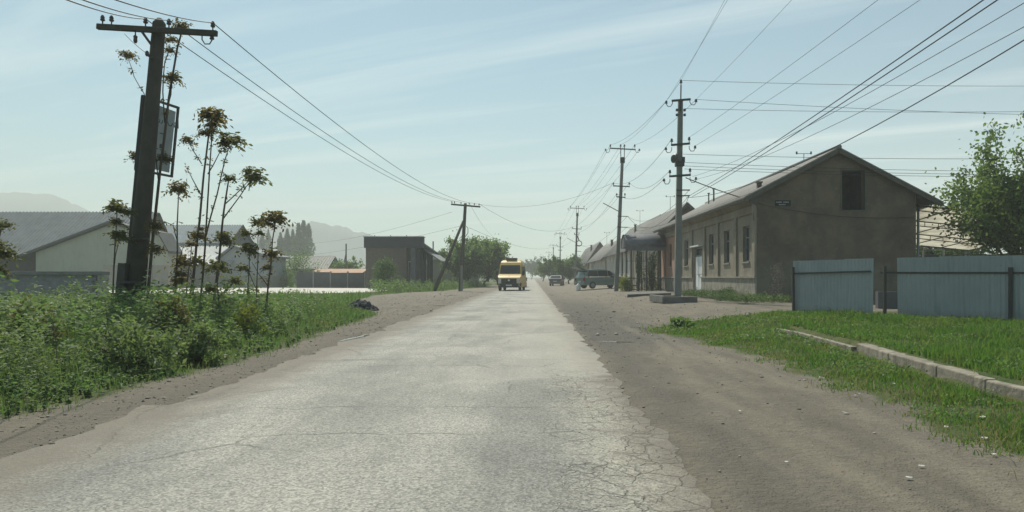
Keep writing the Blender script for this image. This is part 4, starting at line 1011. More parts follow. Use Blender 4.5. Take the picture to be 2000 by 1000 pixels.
# tall pole before the house: three levels of arms, a lamp, brackets
PA = Vector((6.50, 34.0, 0)); PAz = Hf(6.5, 34.0)
a1 = thing('utility_pole', 'tall concrete pole with lamp and three short crossarms before the house', 'pole', PA)
top1 = Vector((wx(1329, 34), 34, wz(196, 34)))
concrete_shaft(a1, PA + Vector((0, 0, PAz - .3)), top1, .30, .20)
axis1 = lambda z: PA.lerp(top1, (z - 0) / top1.z)
m = MB(); m.bar(top1 + Vector((-.02, -.13, -.5)), top1 + Vector((0, -.13, .65)), .05); m.build('riser', STEEL, a1)
insulator(a1, top1 + Vector((0, -.13, .63)), 1.2)
J1 = {'top': top1 + Vector((0, -.13, .85))}
for nm, py, hl, hk in (('a', 197, .42, True), ('b', 283, .42, False), ('c', 344, .48, False)):
    z = wz(py, 34); c_ = axis1(z) + Vector((0, -.16, 0)); tl = .035
    m = MB(); m.bar(c_ + Vector((-hl, 0, -tl)), c_ + Vector((hl, 0, tl)), .07, .09); m.build('crossarm', STEEL, a1)
    for sd in (-1, 1):
        e = c_ + Vector((sd * (hl - .03), 0, sd * tl))
        if hk: J1[nm + str(sd)] = hook_insulator(a1, e, sd, 1.3)
        else:
            insulator(a1, e + Vector((0, 0, .04)), 1.15); J1[nm + str(sd)] = e + Vector((0, 0, .27)); J1[nm + 'h' + str(sd)] = hook_insulator(a1, e - Vector((0, 0, .1)), sd, 1.25)
z = wz(216, 34); c_ = axis1(z)
for sd in (-1, 1):
    for dz in (0, -.22):
        m = MB(); m.lathe([(.03, -.06), (.06, -.05), (.06, .05), (.03, .06)], c_ + Vector((sd * .17, -.12, dz)), 8); m.build('spool_insulator', PORC, a1)
for py in (372, 383):
    z = wz(py, 34); c_ = axis1(z) + Vector((0, -.16, 0)); m = MB(); m.bar(c_ + Vector((-.15, 0, 0)), c_ + Vector((.45, 0, 0)), .05); m.build('bracket', STEEL, a1); J1['br%d' % py] = c_ + Vector((.42, 0, 0))
m = MB(); z = wz(316, 34); c_ = axis1(z); m.box(c_ + Vector((0, -.02, -.10)), (.38, .36, .22)); m.box(c_ + Vector((.16, -.1, .08)), (.12, .12, .24)); m.build('clamp_box', STEEL, a1, bevel=.02)
lm = Matrix.Rotation(R(-68), 3, 'Y') @ Matrix.Rotation(R(20), 3, 'X')
m = MB(); m.lathe([(.05, -.02), (.20, 0), (.235, .06), (.20, .14), (.10, .21), (.04, .24)], c_ + Vector((-.20, -.22, .10)), 16, lm); m.tube([c_ + Vector((0, -.15, -.02)), c_ + Vector((-.18, -.2, .1))], .03); m.build('lamp', pm('lamp_housing', (.07, .075, .075), None, .5), a1)

# the poles behind it share one pattern
def far_pole(x, y, ztop, lean, label, detail):
    zb = Hf(x, y); t = thing('utility_pole', label, 'pole', (x, y, zb), 'concrete poles along the row')
    base = Vector((x, y, zb - .3)); top = Vector((x + lean, y, ztop)); ax_ = lambda z: base.lerp(top, (z - base.z) / (ztop - base.z))
    concrete_shaft(t, base, top, .30, .20)
    J = {}
    for sd in (-1, 1):
        m = MB(); m.bar(top + Vector((sd * .12, -.05, -.45)), top + Vector((sd * .14, -.05, .75)), .05); m.build('riser', STEEL, t)
    m = MB(); m.box(top + Vector((0, 0, -.2)), (.32, .3, .4)); m.build('clamp', STEEL, t)
    c_ = top + Vector((0, -.05, .62)); m = MB(); m.bar(c_ + Vector((-.95, 0, .05)), c_ + Vector((.95, 0, -.05)), .07, .08); m.build('crossarm', STEEL, t)
    for i, dx in enumerate((-.9, -.14, .14, .9)):
        insulator(t, c_ + Vector((dx, 0, .06)), 1.25); J['t%d' % i] = c_ + Vector((dx, 0, .3))
    for sd in (-1, 1): J['h%d' % sd] = hook_insulator(t, c_ + Vector((sd * .95, 0, 0)), sd, 1.4)
    if detail > 0:
        for j, (dz, hl) in enumerate(((2.15, .62), (2.95, .34))):
            c_ = ax_(ztop - dz) + Vector((0, -.16, 0)); m = MB(); m.bar(c_ + Vector((-hl, 0, .03)), c_ + Vector((hl, 0, -.03)), .06, .08); m.build('crossarm', STEEL, t)
            for sd in (-1, 1):
                insulator(t, c_ + Vector((sd * (hl - .04), 0, .03)), 1.15); J['l%d%d' % (j, sd)] = c_ + Vector((sd * (hl - .04), 0, .26))
    if detail > 1:
        c_ = ax_(ztop - 4.0) + Vector((-.1, -.1, 0)); m = MB(); m.bar(c_, c_ + Vector((-1.15, 0, .62)), .07, .05); m.build('lamp_arm', STEEL, t)
        for dz in (4.35, 5.15):
            c_ = ax_(ztop - dz) + Vector((0, -.16, 0)); m = MB(); m.bar(c_ + Vector((-.18, 0, 0)), c_ + Vector((.62, 0, -.03)), .05); m.build('bracket', STEEL, t); J['b%d' % int(dz)] = c_ + Vector((.55, 0, 0))
    return t, J
P2, J2 = far_pole(6.17, 56.0, 10.05, .48, 'leaning concrete pole with wide top crossarm beside the porch canopy', 2)
P3, J3 = far_pole(5.72, 102.0, 9.8, .32, 'concrete pole over the minivan with a coil of cable hung on it', 2)
P4, J4 = far_pole(5.75, 159.0, 9.6, .1, 'hazy fourth concrete pole rising behind the roadside tree', 1)
P5, J5 = far_pole(5.95, 216.0, 9.5, 0, 'faint pole just left of the hazy fourth pole', 0)
P6, J6 = far_pole(6.0, 280.0, 9.5, .1, 'faintest small pole at the far end of the street', 0)
m = MB(); n = 20; cc = Vector((wx(1131, 101.7), 101.7, wz(475.5, 101.7)))
m.tube([cc + Vector((.36 * math.cos(2 * math.pi * i / n), 0, .36 * math.sin(2 * math.pi * i / n))) for i in range(n + 1)], .05, 6)
m.tube([cc + Vector((0, 0, .36)), cc + Vector((-.12, 0, .75)), cc + Vector((-.2, 0, 1.0))], .07, 6)
m.build('cable_coil', WIRE, loc=tuple(cc), label='dark coil of spare cable hanging on the concrete pole over the minivan', cat='cable')

# wooden poles on the left
LA = Vector((wx(258, 17), 17.0, 0)); LAz = Hf(LA.x, 17)
l1 = thing('utility_pole', 'thick dark wooden pole with long crossarm among the saplings', 'pole', (LA.x, LA.y, LAz))
topL = Vector((wx(311, 17), 17, wz(46, 17)))
m = MB(); b0 = Vector((LA.x, 17, LAz - .3))
m.tube([b0, b0.lerp(topL, .35), b0.lerp(topL, .7), topL, topL + Vector((.01, 0, .12))], [.215, .188, .160, .142, .05], 12); m.build('shaft', WOOD, l1)
m = MB(); b1 = Vector((LA.x - .20, 16.82, LAz - .3)); m.bar(b1, Vector((LA.x - .08, 16.80, 1.55)), .22, .22, (0, 1, 0), .18, .18); m.build('concrete_stub', pm('dark_stub', (.085, .082, .075), (.06, .058, .054), .9, 2, .4, 40), l1, bevel=.02)
for z in (.9, 1.9):
    c_ = b0.lerp(topL, (z + .3) / (topL.z + .3)); m = MB(); m.lathe([(.27, -.03), (.28, 0), (.27, .03)], c_ + Vector((-.07, -.08, 0)), 12); m.build('wire_binding', STEEL, l1)
AL, AR = at(190, 52, 16.85), at(424, 65.5, 16.72)
m = MB(); m.bar(AL, AR, .10, .125); m.build('crossarm', WOOD, l1, bevel=.012)
m = MB(); m.bar(at(278, 63, 16.8), at(299, 92, 16.8), .03, .05); m.build('brace', STEEL, l1)
JL = []
for f in (.045, .12, .405, .60, .965):
    p = AL.lerp(AR, f) + Vector((0, 0, .05)); insulator(l1, p, .95); JL.append(p + Vector((0, 0, .18)))
p = AL.lerp(AR, .32); m = MB(); m.tube([p - Vector((0, 0, .05)), p - Vector((0, 0, .16))], .014, 5); m.lathe([(.02, -.12), (.045, -.08), (.04, 0), (.05, .03), (.02, .06)], p - Vector((0, 0, .2)), 8); m.build('hanging_insulator', PORC, l1)
hook_insulator(l1, AL.lerp(AR, .875) - Vector((0, 0, .05)), 1, 1.05)
p = at(290, 110, 16.8); m = MB(); m.lathe([(.02, 0), (.045, .03), (.04, .09), (.02, .12)], p - Vector((.03, 0, 0)), 8); m.bar(p, p + Vector((.1, 0, -.02)), .03); m.build('side_insulator', PORC, l1)

LB = Vector((wx(899, 65), 65, Hf(wx(899, 65), 65)))
l2 = thing('utility_pole', 'strutted wooden pole with crossarm on the far left verge', 'pole', LB)
topB = at(909, 397, 65)
m = MB(); m.tube([LB - Vector((0, 0, .3)), topB], [.19, .13], 10); m.build('shaft', WOOD, l2)
m = MB(); m.bar(LB + Vector((.12, -.2, -.2)), LB + Vector((.14, -.17, 2.2)), .2); m.build('concrete_stub', PCON, l2)
m = MB(); m.tube([Vector((wx(848, 64), 64, 0)), at(905, 432, 65)], [.17, .11], 8); m.build('strut', WOOD, l2)
BL, BR = at(881, 399, 64.8), at(938, 404, 64.8)
m = MB(); m.bar(BL, BR, .10, .13); m.build('crossarm', WOOD, l2)
JB = []
for f in (.03, .12, .34, .62, .80, .96):
    p = BL.lerp(BR, f) + Vector((0, 0, .05)); insulator(l2, p, 1.0); JB.append(p + Vector((0, 0, .2)))
m = MB(); m.tube([at(911, 442, 64.7), at(914, 446, 64.7), at(914, 455, 64.7), at(909, 462, 64.7)], .03); m.build('cable_loop', WIRE, l2)

# weathered sign board on its own steel frame behind the wooden pole
SGa, SGb = Vector((wx(279, 17.35), 17.35, 0)), Vector((wx(348, 18.55), 18.55, 0))
zt_, zb_ = 5.38, 3.70; ud = (SGb - SGa); lean = Vector((-.16, 0, 0))
sg = thing('sign_board', 'weathered framed notice board on a steel post behind the wooden pole', 'sign', (SGa.x, SGa.y, 0))
c00, c10 = SGa + Vector((0, 0, zb_)) + lean, SGb + Vector((0, 0, zb_)) + lean; c01, c11 = SGa + Vector((0, 0, zt_)), SGb + Vector((0, 0, zt_))
m = MB(); m.bar(c00 - (c10 - c00) * .02, c10 + (c10 - c00) * .02, .05); m.bar(c01 - (c11 - c01) * .02, c11 + (c11 - c01) * .02, .05); m.bar(c10, c11, .05); m.bar(c00, c01, .06); m.build('frame', STEEL, sg)
pb = Vector((wx(240, 17.3), 17.3, Hf(-8.9, 17.3) - .2)); m = MB(); m.bar(pb, c01 + Vector((.03, .03, 0)), .10, .08); m.build('post', STEEL, sg)
pb2 = pb + (c10 - c00) * .12; m = MB(); m.bar(pb2, c01.lerp(c11, .12), .06); m.build('post', STEEL, sg)
k = NT('faded_print'); P = k.P
c = k.mix(k.ramp(k.noise(P, 2.5, 5), .35, .7), (.34, .37, .375), (.25, .28, .29))
c = k.mix(k.ramp(k.noise(k.scale(P, (3, 3, 1)), 3, 5, .7), .56, .66, 0, .6), c, (.20, .21, .21))
X, Y, Z = k.xyz()
c = k.mix(k.math('MULTIPLY', k.ramp(Z, 4.92, 4.98), .3), c, (.22, .27, .32))
PRINT = k.principled(c, .7, 0, None, .3)
ins_ = lambda u, v, off=0.0: (c00.lerp(c10, u)).lerp(c01.lerp(c11, u), v) + off * ud.normalized().cross(Vector((0, 0, 1)))
m = MB(); e = [ins_(.08, .06), ins_(.90, .045), ins_(.92, .93), ins_(.08, .95)]; m.prism(e, ud.normalized().cross(Vector((0, 0, 1))) * .02); panel = m.build('panel', PRINT, sg)
# lettering and smudged pictures on the face
def text_mesh(body, size):
    cu = bpy.data.curves.new('txt', 'FONT'); cu.body = body; cu.size = size; cu.extrude = .003; cu.align_x = 'CENTER'
    o = bpy.data.objects.new('txt', cu); COL.objects.link(o); dg = bpy.context.evaluated_depsgraph_get()
    me = bpy.data.meshes.new_from_object(o.evaluated_get(dg)); bpy.data.objects.remove(o); return me
fx = ud.normalized(); fn = fx.cross(Vector((0, 0, 1)))
for body, size, u, v, mt in (('ЭЪЛОН', .30, .60, .70, pm('faded_letter', (.09, .11, .125))),):
    me = text_mesh(body, size); me.materials.append(mt)
    o = bpy.data.objects.new('lettering', me); COL.objects.link(o); o.parent = panel
    M = Matrix((fx, Vector((0, 0, 1)), fn)).transposed().to_4x4(); pos = ins_(u, v) + fn * .026
    o.matrix_local = Matrix.Translation(pos - org_of(sg)) @ M
for u0, u1, v0, v1 in ((.55, .68, .36, .42), (.60, .78, .20, .27), (.3, .42, .38, .43), (.52, .64, .56, .575)):
    m = MB(); m.prism([ins_(u0, v0, .021), ins_(u1, v0, .021), ins_(u1, v1, .021), ins_(u0, v1, .021)], fn * .003); m.build('printed_patch', pm('faded_patch', (.10, .11, .11)), panel)

# ---- wires
def wire(p, q, sag, label, group=None, r=.011, n=18):
    p, q = Vector(p), Vector(q)
    m = MB(); m.tube([p.lerp(q, i / n) - Vector((0, 0, sag * 4 * (i / n) * (1 - i / n))) for i in range(n + 1)], r, 5)
    return m.build('power_line', WIRE, loc=tuple(p), label=label, cat='wire', group=group)
g1 = 'wires running forward over the road'
wire(J1['top'], (4.6, -4, 11.2), .35, 'thin wire from the top pin of the tall concrete pole to the upper edge', g1, .005)
wire(J1['a-1'], (4.7, -4, 10.2), .35, 'thin wire from the left end of the top crossarm of the tall pole', g1, .005)
wire(J1['a1'], (7.5, -4, 10.1), .40, 'thin wire from the right end of the top crossarm of the tall pole', g1, .005)
wire(J1['b1'], (9.2, -4, 8.5), .3, 'wire from the middle crossarm of the tall pole, upper of two', g1, .006)
wire(J1['bh1'], (9.6, -4, 8.0), .3, 'wire from the middle crossarm of the tall pole, lower of two', g1, .006)
g2 = 'cables over the house roof'
pt = lambda a, Ya, b_, Yb: (at(*a, Ya), at(*b_, Yb))
for a, Ya, b_, Yb, sag, r, lab in (
    ((1345, 383), 34, (1985, -45), 9, .10, .010, 'thick black cable over the gable end, upper of the closely paired two'),
    ((1352, 384), 34, (2010, -42), 9, .10, .010, 'thick black cable over the gable end, lower of the closely paired two'),
    ((1352, 345), 34, (2060, -30), 9.5, .28, .006, 'thin cable just below the paired thick cables over the gable'),
    ((1352, 352), 34, (2060, 20), 10, .30, .006, 'thin cable crossing the gable between the thick pair and lowest cable'),
    ((1340, 386), 34, (2060, 42), 10, .55, .010, 'lowest thick black cable crossing before the gable ridge')):
    wire(at(*a, Ya), at(*b_, Yb), sag, lab, g2, r)
g3 = 'level wires running right over the fence'
for a, b_, lab, Ya, Yb in (
    ((1333, 157), (2120, 147), 'topmost level wire running right from the tall pole tip', 34, 36),
    ((1357, 194), (2120, 206), 'second level wire running right from the top crossarm', 34, 36),
    ((1338, 212), (2120, 196), 'level wire from the spool insulators crossing the second wire', 34, 36),
    ((1334, 301), (2120, 285), 'upper of the level wires passing in front of the gable peak', 33.6, 31),
    ((1334, 317), (2120, 312), 'second of the level wires passing in front of the gable peak', 33.6, 31),
    ((1336, 324), (2120, 318), 'third of the level wires passing in front of the gable peak', 33.6, 31),
    ((1337, 330), (2120, 322), 'lowest of the level wires passing in front of the gable peak', 33.6, 31)):
    wire(at(*a, Ya), at(*a, Ya).lerp(at(*b_, Yb), 2.2), .5, lab, g3, .009, 40)
wire(at(1339, 347, 34), at(1441, 384, 34.5), .03, 'thick service cable from the tall pole to the house eave', None, .022)
wire(at(1441, 384, 34.5), (FX - .2, HY0 - .1, eave - .3), .0, 'short thick cable end along the eave corner of the house', None, .022)
wire((FX + .1, HY0 - .06, wz(398, HY0)), (HXR - .1, HY0 - .06, wz(424, HY0)), .25, 'thin dark cable sagging across the brown gable wall', None, .010)
ORD = ('first', 'second', 'third', 'fourth', 'fifth', 'sixth')
def span(J, K, pairs, sag, label, group, r=.009, by='x'):
    mids = {p: (J[p[0]] + K[p[1]]) / 2 for p in pairs}
    seq = sorted(pairs, key=lambda p: (VX + FPX * J[p[0]].x / J[p[0]].y) if by == 'x' else -mids[p].z)
    for i, (a, b_) in enumerate(seq): wire(J[a], K[b_], sag * random.uniform(.8, 1.25), label % ORD[i], group, r)
span(J1, J2, (('a-1', 't0'), ('top', 't1'), ('a1', 't3')), .35, '%s wire from the left between the tall pole top and the leaning pole crossarm', 'upper wires from the tall pole to the leaning pole', .008)
span(J1, J2, (('b-1', 'l0-1'), ('c-1', 'l01'), ('ch-1', 'l1-1'), ('br372', 'b4'), ('br383', 'b5')), .7, '%s from the top of the sagging lower wires between the tall and leaning poles', 'lower wires from the tall pole to the leaning pole', by='z')
span(J2, J3, (('t0', 't0'), ('t1', 't1'), ('t2', 't2'), ('t3', 't3'), ('h-1', 'h-1'), ('h1', 'h1')), .5, '%s upper wire from the left between the leaning pole and the coil pole', 'upper wires from the leaning pole')
span(J2, J3, (('l0-1', 'l0-1'), ('l01', 'l01'), ('l1-1', 'l1-1'), ('b4', 'b4'), ('b5', 'b5')), .7, '%s from the top of the lower wires between the leaning pole and coil pole', 'lower wires from the leaning pole', by='z')
span(J3, J4, (('t0', 't0'), ('t1', 't1'), ('t3', 't3'), ('l0-1', 'l0-1'), ('l01', 'l01')), .6, '%s from the top of the faint wires between the coil pole and fourth pole', 'wires beyond the pole with the coil', by='z')
span(J4, J5, (('t0', 't0'), ('t3', 't3')), .6, '%s from the left of the faint wires between the fourth and fifth poles', 'wires beyond the fourth pole')
span(J5, J6, (('t0', 't0'), ('t3', 't3')), .6, '%s from the left of the faint wires between the two last poles', 'wires between the last poles')
# house drops
for a, b_, lab in (((J2['b4'], (9.4, 62, 5.2), 'house drop wire from the leaning pole to the tan house')), ((J2['b5'], (9.1, 47, 4.8), 'house drop wire from the leaning pole to the nearest house eave')), ((J1['br383'], (9.3, 50, 4.9), 'house drop wire from the tall pole to the nearest house roof')), ((J3['b4'], (9.2, 92, 4.8), 'house drop wire from the pole with the coil to the white house'))):
    wire(a, b_, .25, lab, 'drop wires to the houses')
# left line
labs = ('left wire of the line between the thick wooden pole and the strutted pole', 'wire next to the left one between the two wooden poles', 'middle wire of the line between the two wooden poles', 'right wire of the line between the two wooden poles')
for j, kx, lab in ((2, 0, labs[0]), (3, 2, labs[1]), (4, 4, labs[3])):
    wire(JL[j], JB[kx], .55 + .08 * j, lab, 'wires between the wooden poles', .011, 26)
for j, end, lab in ((2, at(110, -8, 9), 'lowest wire from the thick wooden pole to the upper left'), (3, at(140, -8, 9), 'middle wire from the thick wooden pole to the upper left'), (4, at(185, -14, 9), 'upper thin wire from the thick wooden pole to the upper left')):
    wire(JL[j], end, .06, lab, 'wires to the upper left', .010)
wire(at(243, 66, 17), at(292, 108, 16.8), .03, 'short slack tie wire beside the thick wooden pole', None, .006)
wire(JB[0] - Vector((0, 0, .9)), (wx(560, 120), 120, 6.4), .8, 'upper wire running left from the strutted pole past the brick building', 'wires to the left of the strutted pole', .010)
wire(at(905, 440, 65), (wx(500, 120), 120, 4.3), .8, 'lower wire running left from the strutted pole past the brick building', 'wires to the left of the strutted pole', .010)
wire(JB[5], J3['l0-1'] , 1.3, 'long slack wire crossing the road from the strutted pole', 'wires crossing the road', .012)
wire(JB[4], J2['l0-1'], .9, 'higher slack wire crossing the road to the leaning pole', 'wires crossing the road', .010)
wire(at(917, 445, 65), J4['l0-1'], 1.2, 'low slack wire crossing the road in the haze', 'wires crossing the road', .012)
wire(JB[3], (-5.6, 118, 7.2), .6, 'wire continuing down the road from the strutted pole', None, .010)

# ------------------------------------------------------------------ vehicles
def paint(name, col, rough=.3, dust=(.30, .27, .22)):
    if name in MATS: return MATS[name]
    k = NT(name); X, Y, Z = k.xyz()
    f = k.math('MULTIPLY', k.ramp(k.math('ADD', Z, k.math('MULTIPLY', k.noise(k.P, 3, 4), .5)), .5, 1.1, .38, .06), 1.0)
    MATS[name] = k.principled(k.mix(f, col, dust), k.ramp(f, 0, .6, rough, .7), 0, None, .5)
    return MATS[name]
RUBBER = pm('rubber', (.022, .022, .022), None, .85); BLACKP = pm('black_plastic', (.035, .037, .038), None, .6)
CHROME = pm('chrome', (.55, .56, .56), None, .25, metal=.9); LAMPG = pm('lamp_glass', (.55, .53, .45), (.45, .43, .38), .15, 8, .05, 60, spec=.6)
REDL = pm('tail_lamp', (.30, .035, .025), None, .25); PLATE = pm('plate_white', (.60, .60, .56), None, .5)
ALLOY = pm('wheel_steel', (.33, .34, .34), None, .45, metal=.5)

def car_shell(prof, hw, endtaper):
    """closed body: side outline prof (y,z) with half width hw(y,z)"""
    m = MB(); n = len(prof); m.smooth = False
    L = [(-hw(y, z), y, z) for y, z in prof]; Rr = [(hw(y, z), y, z) for y, z in prof]
    m.add(L + Rr, [(i, (i + 1) % n, n + (i + 1) % n, n + i) for i in range(n)])
    return m, L, Rr
def wheel(root, x, y, r, w, sd):
    M = Matrix.Rotation(R(90), 3, 'Y')
    m = MB(); m.smooth = True
    m.lathe([(r * .62, -w / 2), (r * .93, -w / 2), (r, -w * .3), (r, w * .3), (r * .93, w / 2), (r * .62, w / 2)], (x, y, r), 20, M)
    wl = m.build('wheel', RUBBER, root)
    m = MB(); m.lathe([(r * .10, w * .36), (r * .58, w * .30), (r * .63, w * .52), (r * .60, w * .53)] if sd > 0 else [(r * .60, -w * .53), (r * .63, -w * .52), (r * .58, -w * .30), (r * .10, -w * .36)], (x, y, r), 16, M); m.build('rim', ALLOY, wl)

# ---- yellow minibus coming down the road (front towards -y, own coordinates)
vn = local(thing('minibus', 'yellow high-roofed minibus coming down the middle of the road', 'minibus', (wx(994, 64) , 64.0, .03), rz=R(-4)))
YEL = paint('yellow_paint', (.52, .345, .075), .3)
def hwv(y, z):
    w = .985 if z < 1.35 else .985 - (z - 1.35) * .085
    if z > 2.35: w -= (z - 2.35) ** 2 * 1.6
    if y < .5: w -= (.5 - y) ** 2 * .42
    return w
prof = [(.10, .30), (.0, .42), (.0, .78), (.03, 1.0), (.10, 1.13), (.45, 1.27), (.95, 1.42), (1.15, 1.72), (1.38, 2.05), (1.52, 2.22), (1.72, 2.44), (2.0, 2.58), (2.4, 2.66), (3.6, 2.69), (5.5, 2.66), (5.82, 2.55), (5.92, 2.2), (5.95, 1.2), (5.95, .55), (5.85, .32)]
m, Lv, Rv = car_shell(prof, hwv, 0)
nP = len(prof)
# side skins: split the outline into bands so that the flank follows the tumblehome
for S in (Lv, Rv):
    front = [S[i] for i in range(0, 13)]; sgn = 1 if S is Rv else -1
    cen = [(sgn * hwv(3.4, z), 3.4, z) for z in (.30, .42, .78, 1.0, 1.13, 1.27, 1.42, 1.72, 2.05, 2.22, 2.44, 2.58, 2.66)]
    for i in range(12): m.quad(front[i], front[i + 1], cen[i + 1], cen[i])
    back = [S[i] for i in (19, 18, 17, 16, 15, 14)]; cb_ = [(sgn * hwv(3.4, z), 3.4, z) for z in (.30, .55, 1.2, 2.2, 2.55, 2.66)]
    for i in range(5): m.quad(back[i], back[i + 1], cb_[i + 1], cb_[i])
    m.add([S[12], S[13], S[14], cb_[5]], [(0, 1, 2, 3)])
bd = m.build('body', YEL, vn)
def on_front(y, z, u): return Vector((hwv(y, z) * u, y, z))
def strip(m, ys, u0, u1, off):
    for (ya, za), (yb, zb) in zip(ys, ys[1:]):
        d = Vector((0, yb - ya, zb - za)).normalized(); nrm = Vector((0, -d.z, d.y)) * off
        m.quad(on_front(ya, za, u0) + nrm, on_front(ya, za, u1) + nrm, on_front(yb, zb, u1) + nrm, on_front(yb, zb, u0) + nrm)
m = MB(); strip(m, [(.98, 1.465), (1.15, 1.72), (1.38, 2.05), (1.50, 2.19)], -.90, .90, .012); m.build('windscreen', glass_mat('windscreen_glass', (.012, .016, .018), .06), vn)
m = MB(); m.box((0, -.03, .84), (1.30, .06, .42)); m.build('grille', BLACKP, vn, bevel=.02)
for z in (.72, .83, .94):
    m = MB(); m.box((0, -.065, z), (1.2, .02, .025)); m.build('grille_bar', BLACKP, vn)
m = MB(); m.lathe([(.085, -.01), (.095, 0), (.085, .01)], (0, -.085, .90), 16, Matrix.Rotation(R(90), 3, 'X')); m.build('emblem', CHROME, vn)
for sd in (-1, 1):
    m = MB(); x0_, x1_ = sd * .66, sd * .90
    m.prism([(x0_, -.025, .66), (x1_, .045, .64), (x1_, .085, 1.08), (sd * .70, .03, 1.06), (x0_, -.02, .95)], (0, -.05, 0)); hl = m.build('headlight', LAMPG, vn)
    m = MB(); m.lathe([(.075, -.01), (.08, .0), (.05, .015)], (sd * .78, -.045, .88), 12, Matrix.Rotation(R(90), 3, 'X')); m.build('reflector', CHROME, hl)
    m = MB(); m.box((sd * 1.13, .98, 1.50), (.20, .14, .36)); m.tube([(sd * .93, 1.05, 1.45), (sd * 1.08, 1.0, 1.45)], .03); mr = m.build('mirror', BLACKP, vn, bevel=.03)
    m = MB(); m.box((sd * 1.13, 1.055, 1.5), (.15, .006, .29)); m.build('mirror_glass', CHROME, mr)
    m = MB(); z0_, z1_ = 1.42, 2.08; off = .008 * sd
    for ya, yb in ((1.35, 2.2), (2.35, 3.5), (3.6, 4.7), (4.8, 5.7)):
        m = MB(); yt = ya + (.28 if ya < 1.5 else 0)
        m.quad((sd * hwv(3, z0_) + off, ya, z0_), (sd * hwv(3, z0_) + off, yb, z0_), (sd * hwv(3, z1_) + off, yb, z1_), (sd * hwv(3, z1_) + off, yt, z1_)); m.build('side_window', GLASS, vn)
    for y in (.95, 4.75): wheel(vn, sd * .86, y, .35, .22, sd)
m = MB(); m.prism([(-.93, .03, .30), (-.62, -.06, .28), (.62, -.06, .28), (.93, .03, .30), (.93, .03, .62), (.62, -.075, .63), (-.62, -.075, .63), (-.93, .03, .62)][:4] + [], (0, 0, .34)); m.build('bumper', BLACKP, vn, bevel=.02)
m = MB(); m.box((0, -.085, .48), (.52, .015, .115)); m.build('number_plate', PLATE, vn)
m = MB(); m.box((0, 2.5, 2.76), (.95, .9, .16)); m.build('roof_unit', BLACKP, vn, bevel=.05)

# ---- generic car body used by the parked cars
def hatch(label, name, loc, rz, mat, prof, W2, beltz, wb, r, glass_f, glass_r, sidewin, open_tail=False, group=None):
    root = local(thing(name, label, 'car', loc, group, rz))
    def hw(y, z):
        w = W2 if z < beltz else W2 - (z - beltz) * .36
        Lc = prof[-1][0]
        e = min(y - prof[0][0] + .0, 0.6); 
        return w
    ymin = min(p[0] for p in prof); ymax = max(p[0] for p in prof)
    def hw(y, z):
        w = W2 if z < beltz else W2 - (z - beltz) * .36
        e = max(0, .55 - (y - ymin)); f = max(0, .5 - (ymax - y))
        return w - e * e * .42 - f * f * .4
    m = MB(); n = len(prof)
    L = [(-hw(y, z), y, z) for y, z in prof]; Rr = [(hw(y, z), y, z) for y, z in prof]
    m.add(L + Rr, [(i, (i + 1) % n, n + (i + 1) % n, n + i) for i in range(n)])
    # flanks: fan bands between outline and the sill line, cut at the belt
    for S, sg_ in ((L, -1), (Rr, 1)):
        top = [p for p in prof if p[1] > beltz - .001]; low = [p for p in prof if p[1] <= beltz + .001]
        m.add([(sg_ * hw(y, z), y, z) for y, z in top], [tuple(range(len(top)))])
        m.add([(sg_ * hw(y, z), y, z) for y, z in low], [tuple(range(len(low)))])
    m.build('body', mat, root)
    for sd in (-1, 1):
        for ya, yb, yta, ytb, z0_, z1_ in sidewin:
            m = MB(); o_ = .008 * sd; m.quad((sd * hw(ya, z0_) + o_, ya, z0_), (sd * hw(yb, z0_) + o_, yb, z0_), (sd * hw(ytb, z1_) + o_, ytb, z1_), (sd * hw(yta, z1_) + o_, yta, z1_)); m.build('side_window', GLASS, root)
        for y in wb: wheel(root, sd * (W2 - .12), y, r, .20, sd)
        m = MB(); m.box((sd * (W2 + .10), wb[0] + .75, beltz + .06), (.18, .12, .14)); m.build('mirror', mat, root, bevel=.03)
        m = MB(); m.box((sd * (W2 - .16), ymin + .02, .66), (.34, .10, .14)); m.build('headlight', LAMPG, root, bevel=.02)
        m = MB(); m.box((sd * (W2 - .14), ymax - .03, .82), (.24, .10, .26)); m.build('tail_lamp', REDL, root, bevel=.02)
    def gl(pts, nm):
        (ya, za), (yb, zb) = pts; d = Vector((0, yb - ya, zb - za)).normalized(); nr = Vector((0, -d.z, d.y)); nr = nr if nr.z > 0 else -nr
        m = MB(); f = .86; m.quad(Vector((-hw(ya, za) * f, ya, za)) + nr * .01, Vector((hw(ya, za) * f, ya, za)) + nr * .01, Vector((hw(yb, zb) * f, yb, zb)) + nr * .01, Vector((-hw(yb, zb) * f, yb, zb)) + nr * .01); return m.build(nm, GLASS, root)
    gl(glass_f, 'windscreen')
    if not open_tail: gl(glass_r, 'rear_window')
    m = MB(); m.box((0, ymax + .015, .62), (.50, .02, .12)); m.build('number_plate', PLATE, root)
    m = MB(); m.box((0, ymax - .02, .42), (2 * W2 - .12, .14, .20)); m.build('bumper', mat, root, bevel=.03)
    return root, hw
GREEN = paint('green_paint', (.135, .215, .21), .25); NAVY = paint('dark_blue_paint', (.035, .048, .065), .3)
sed = [(0, .28), (0, .62), (.06, .74), (1.05, .90), (1.25, .96), (1.95, 1.36), (2.3, 1.43), (3.0, 1.42), (3.35, 1.36), (3.95, 1.0), (4.40, .97), (4.46, .85), (4.48, .5), (4.42, .28)]
sw = ((1.5, 2.45, 2.0, 2.45, .98, 1.33), (2.52, 3.55, 2.52, 3.3, .98, 1.33))
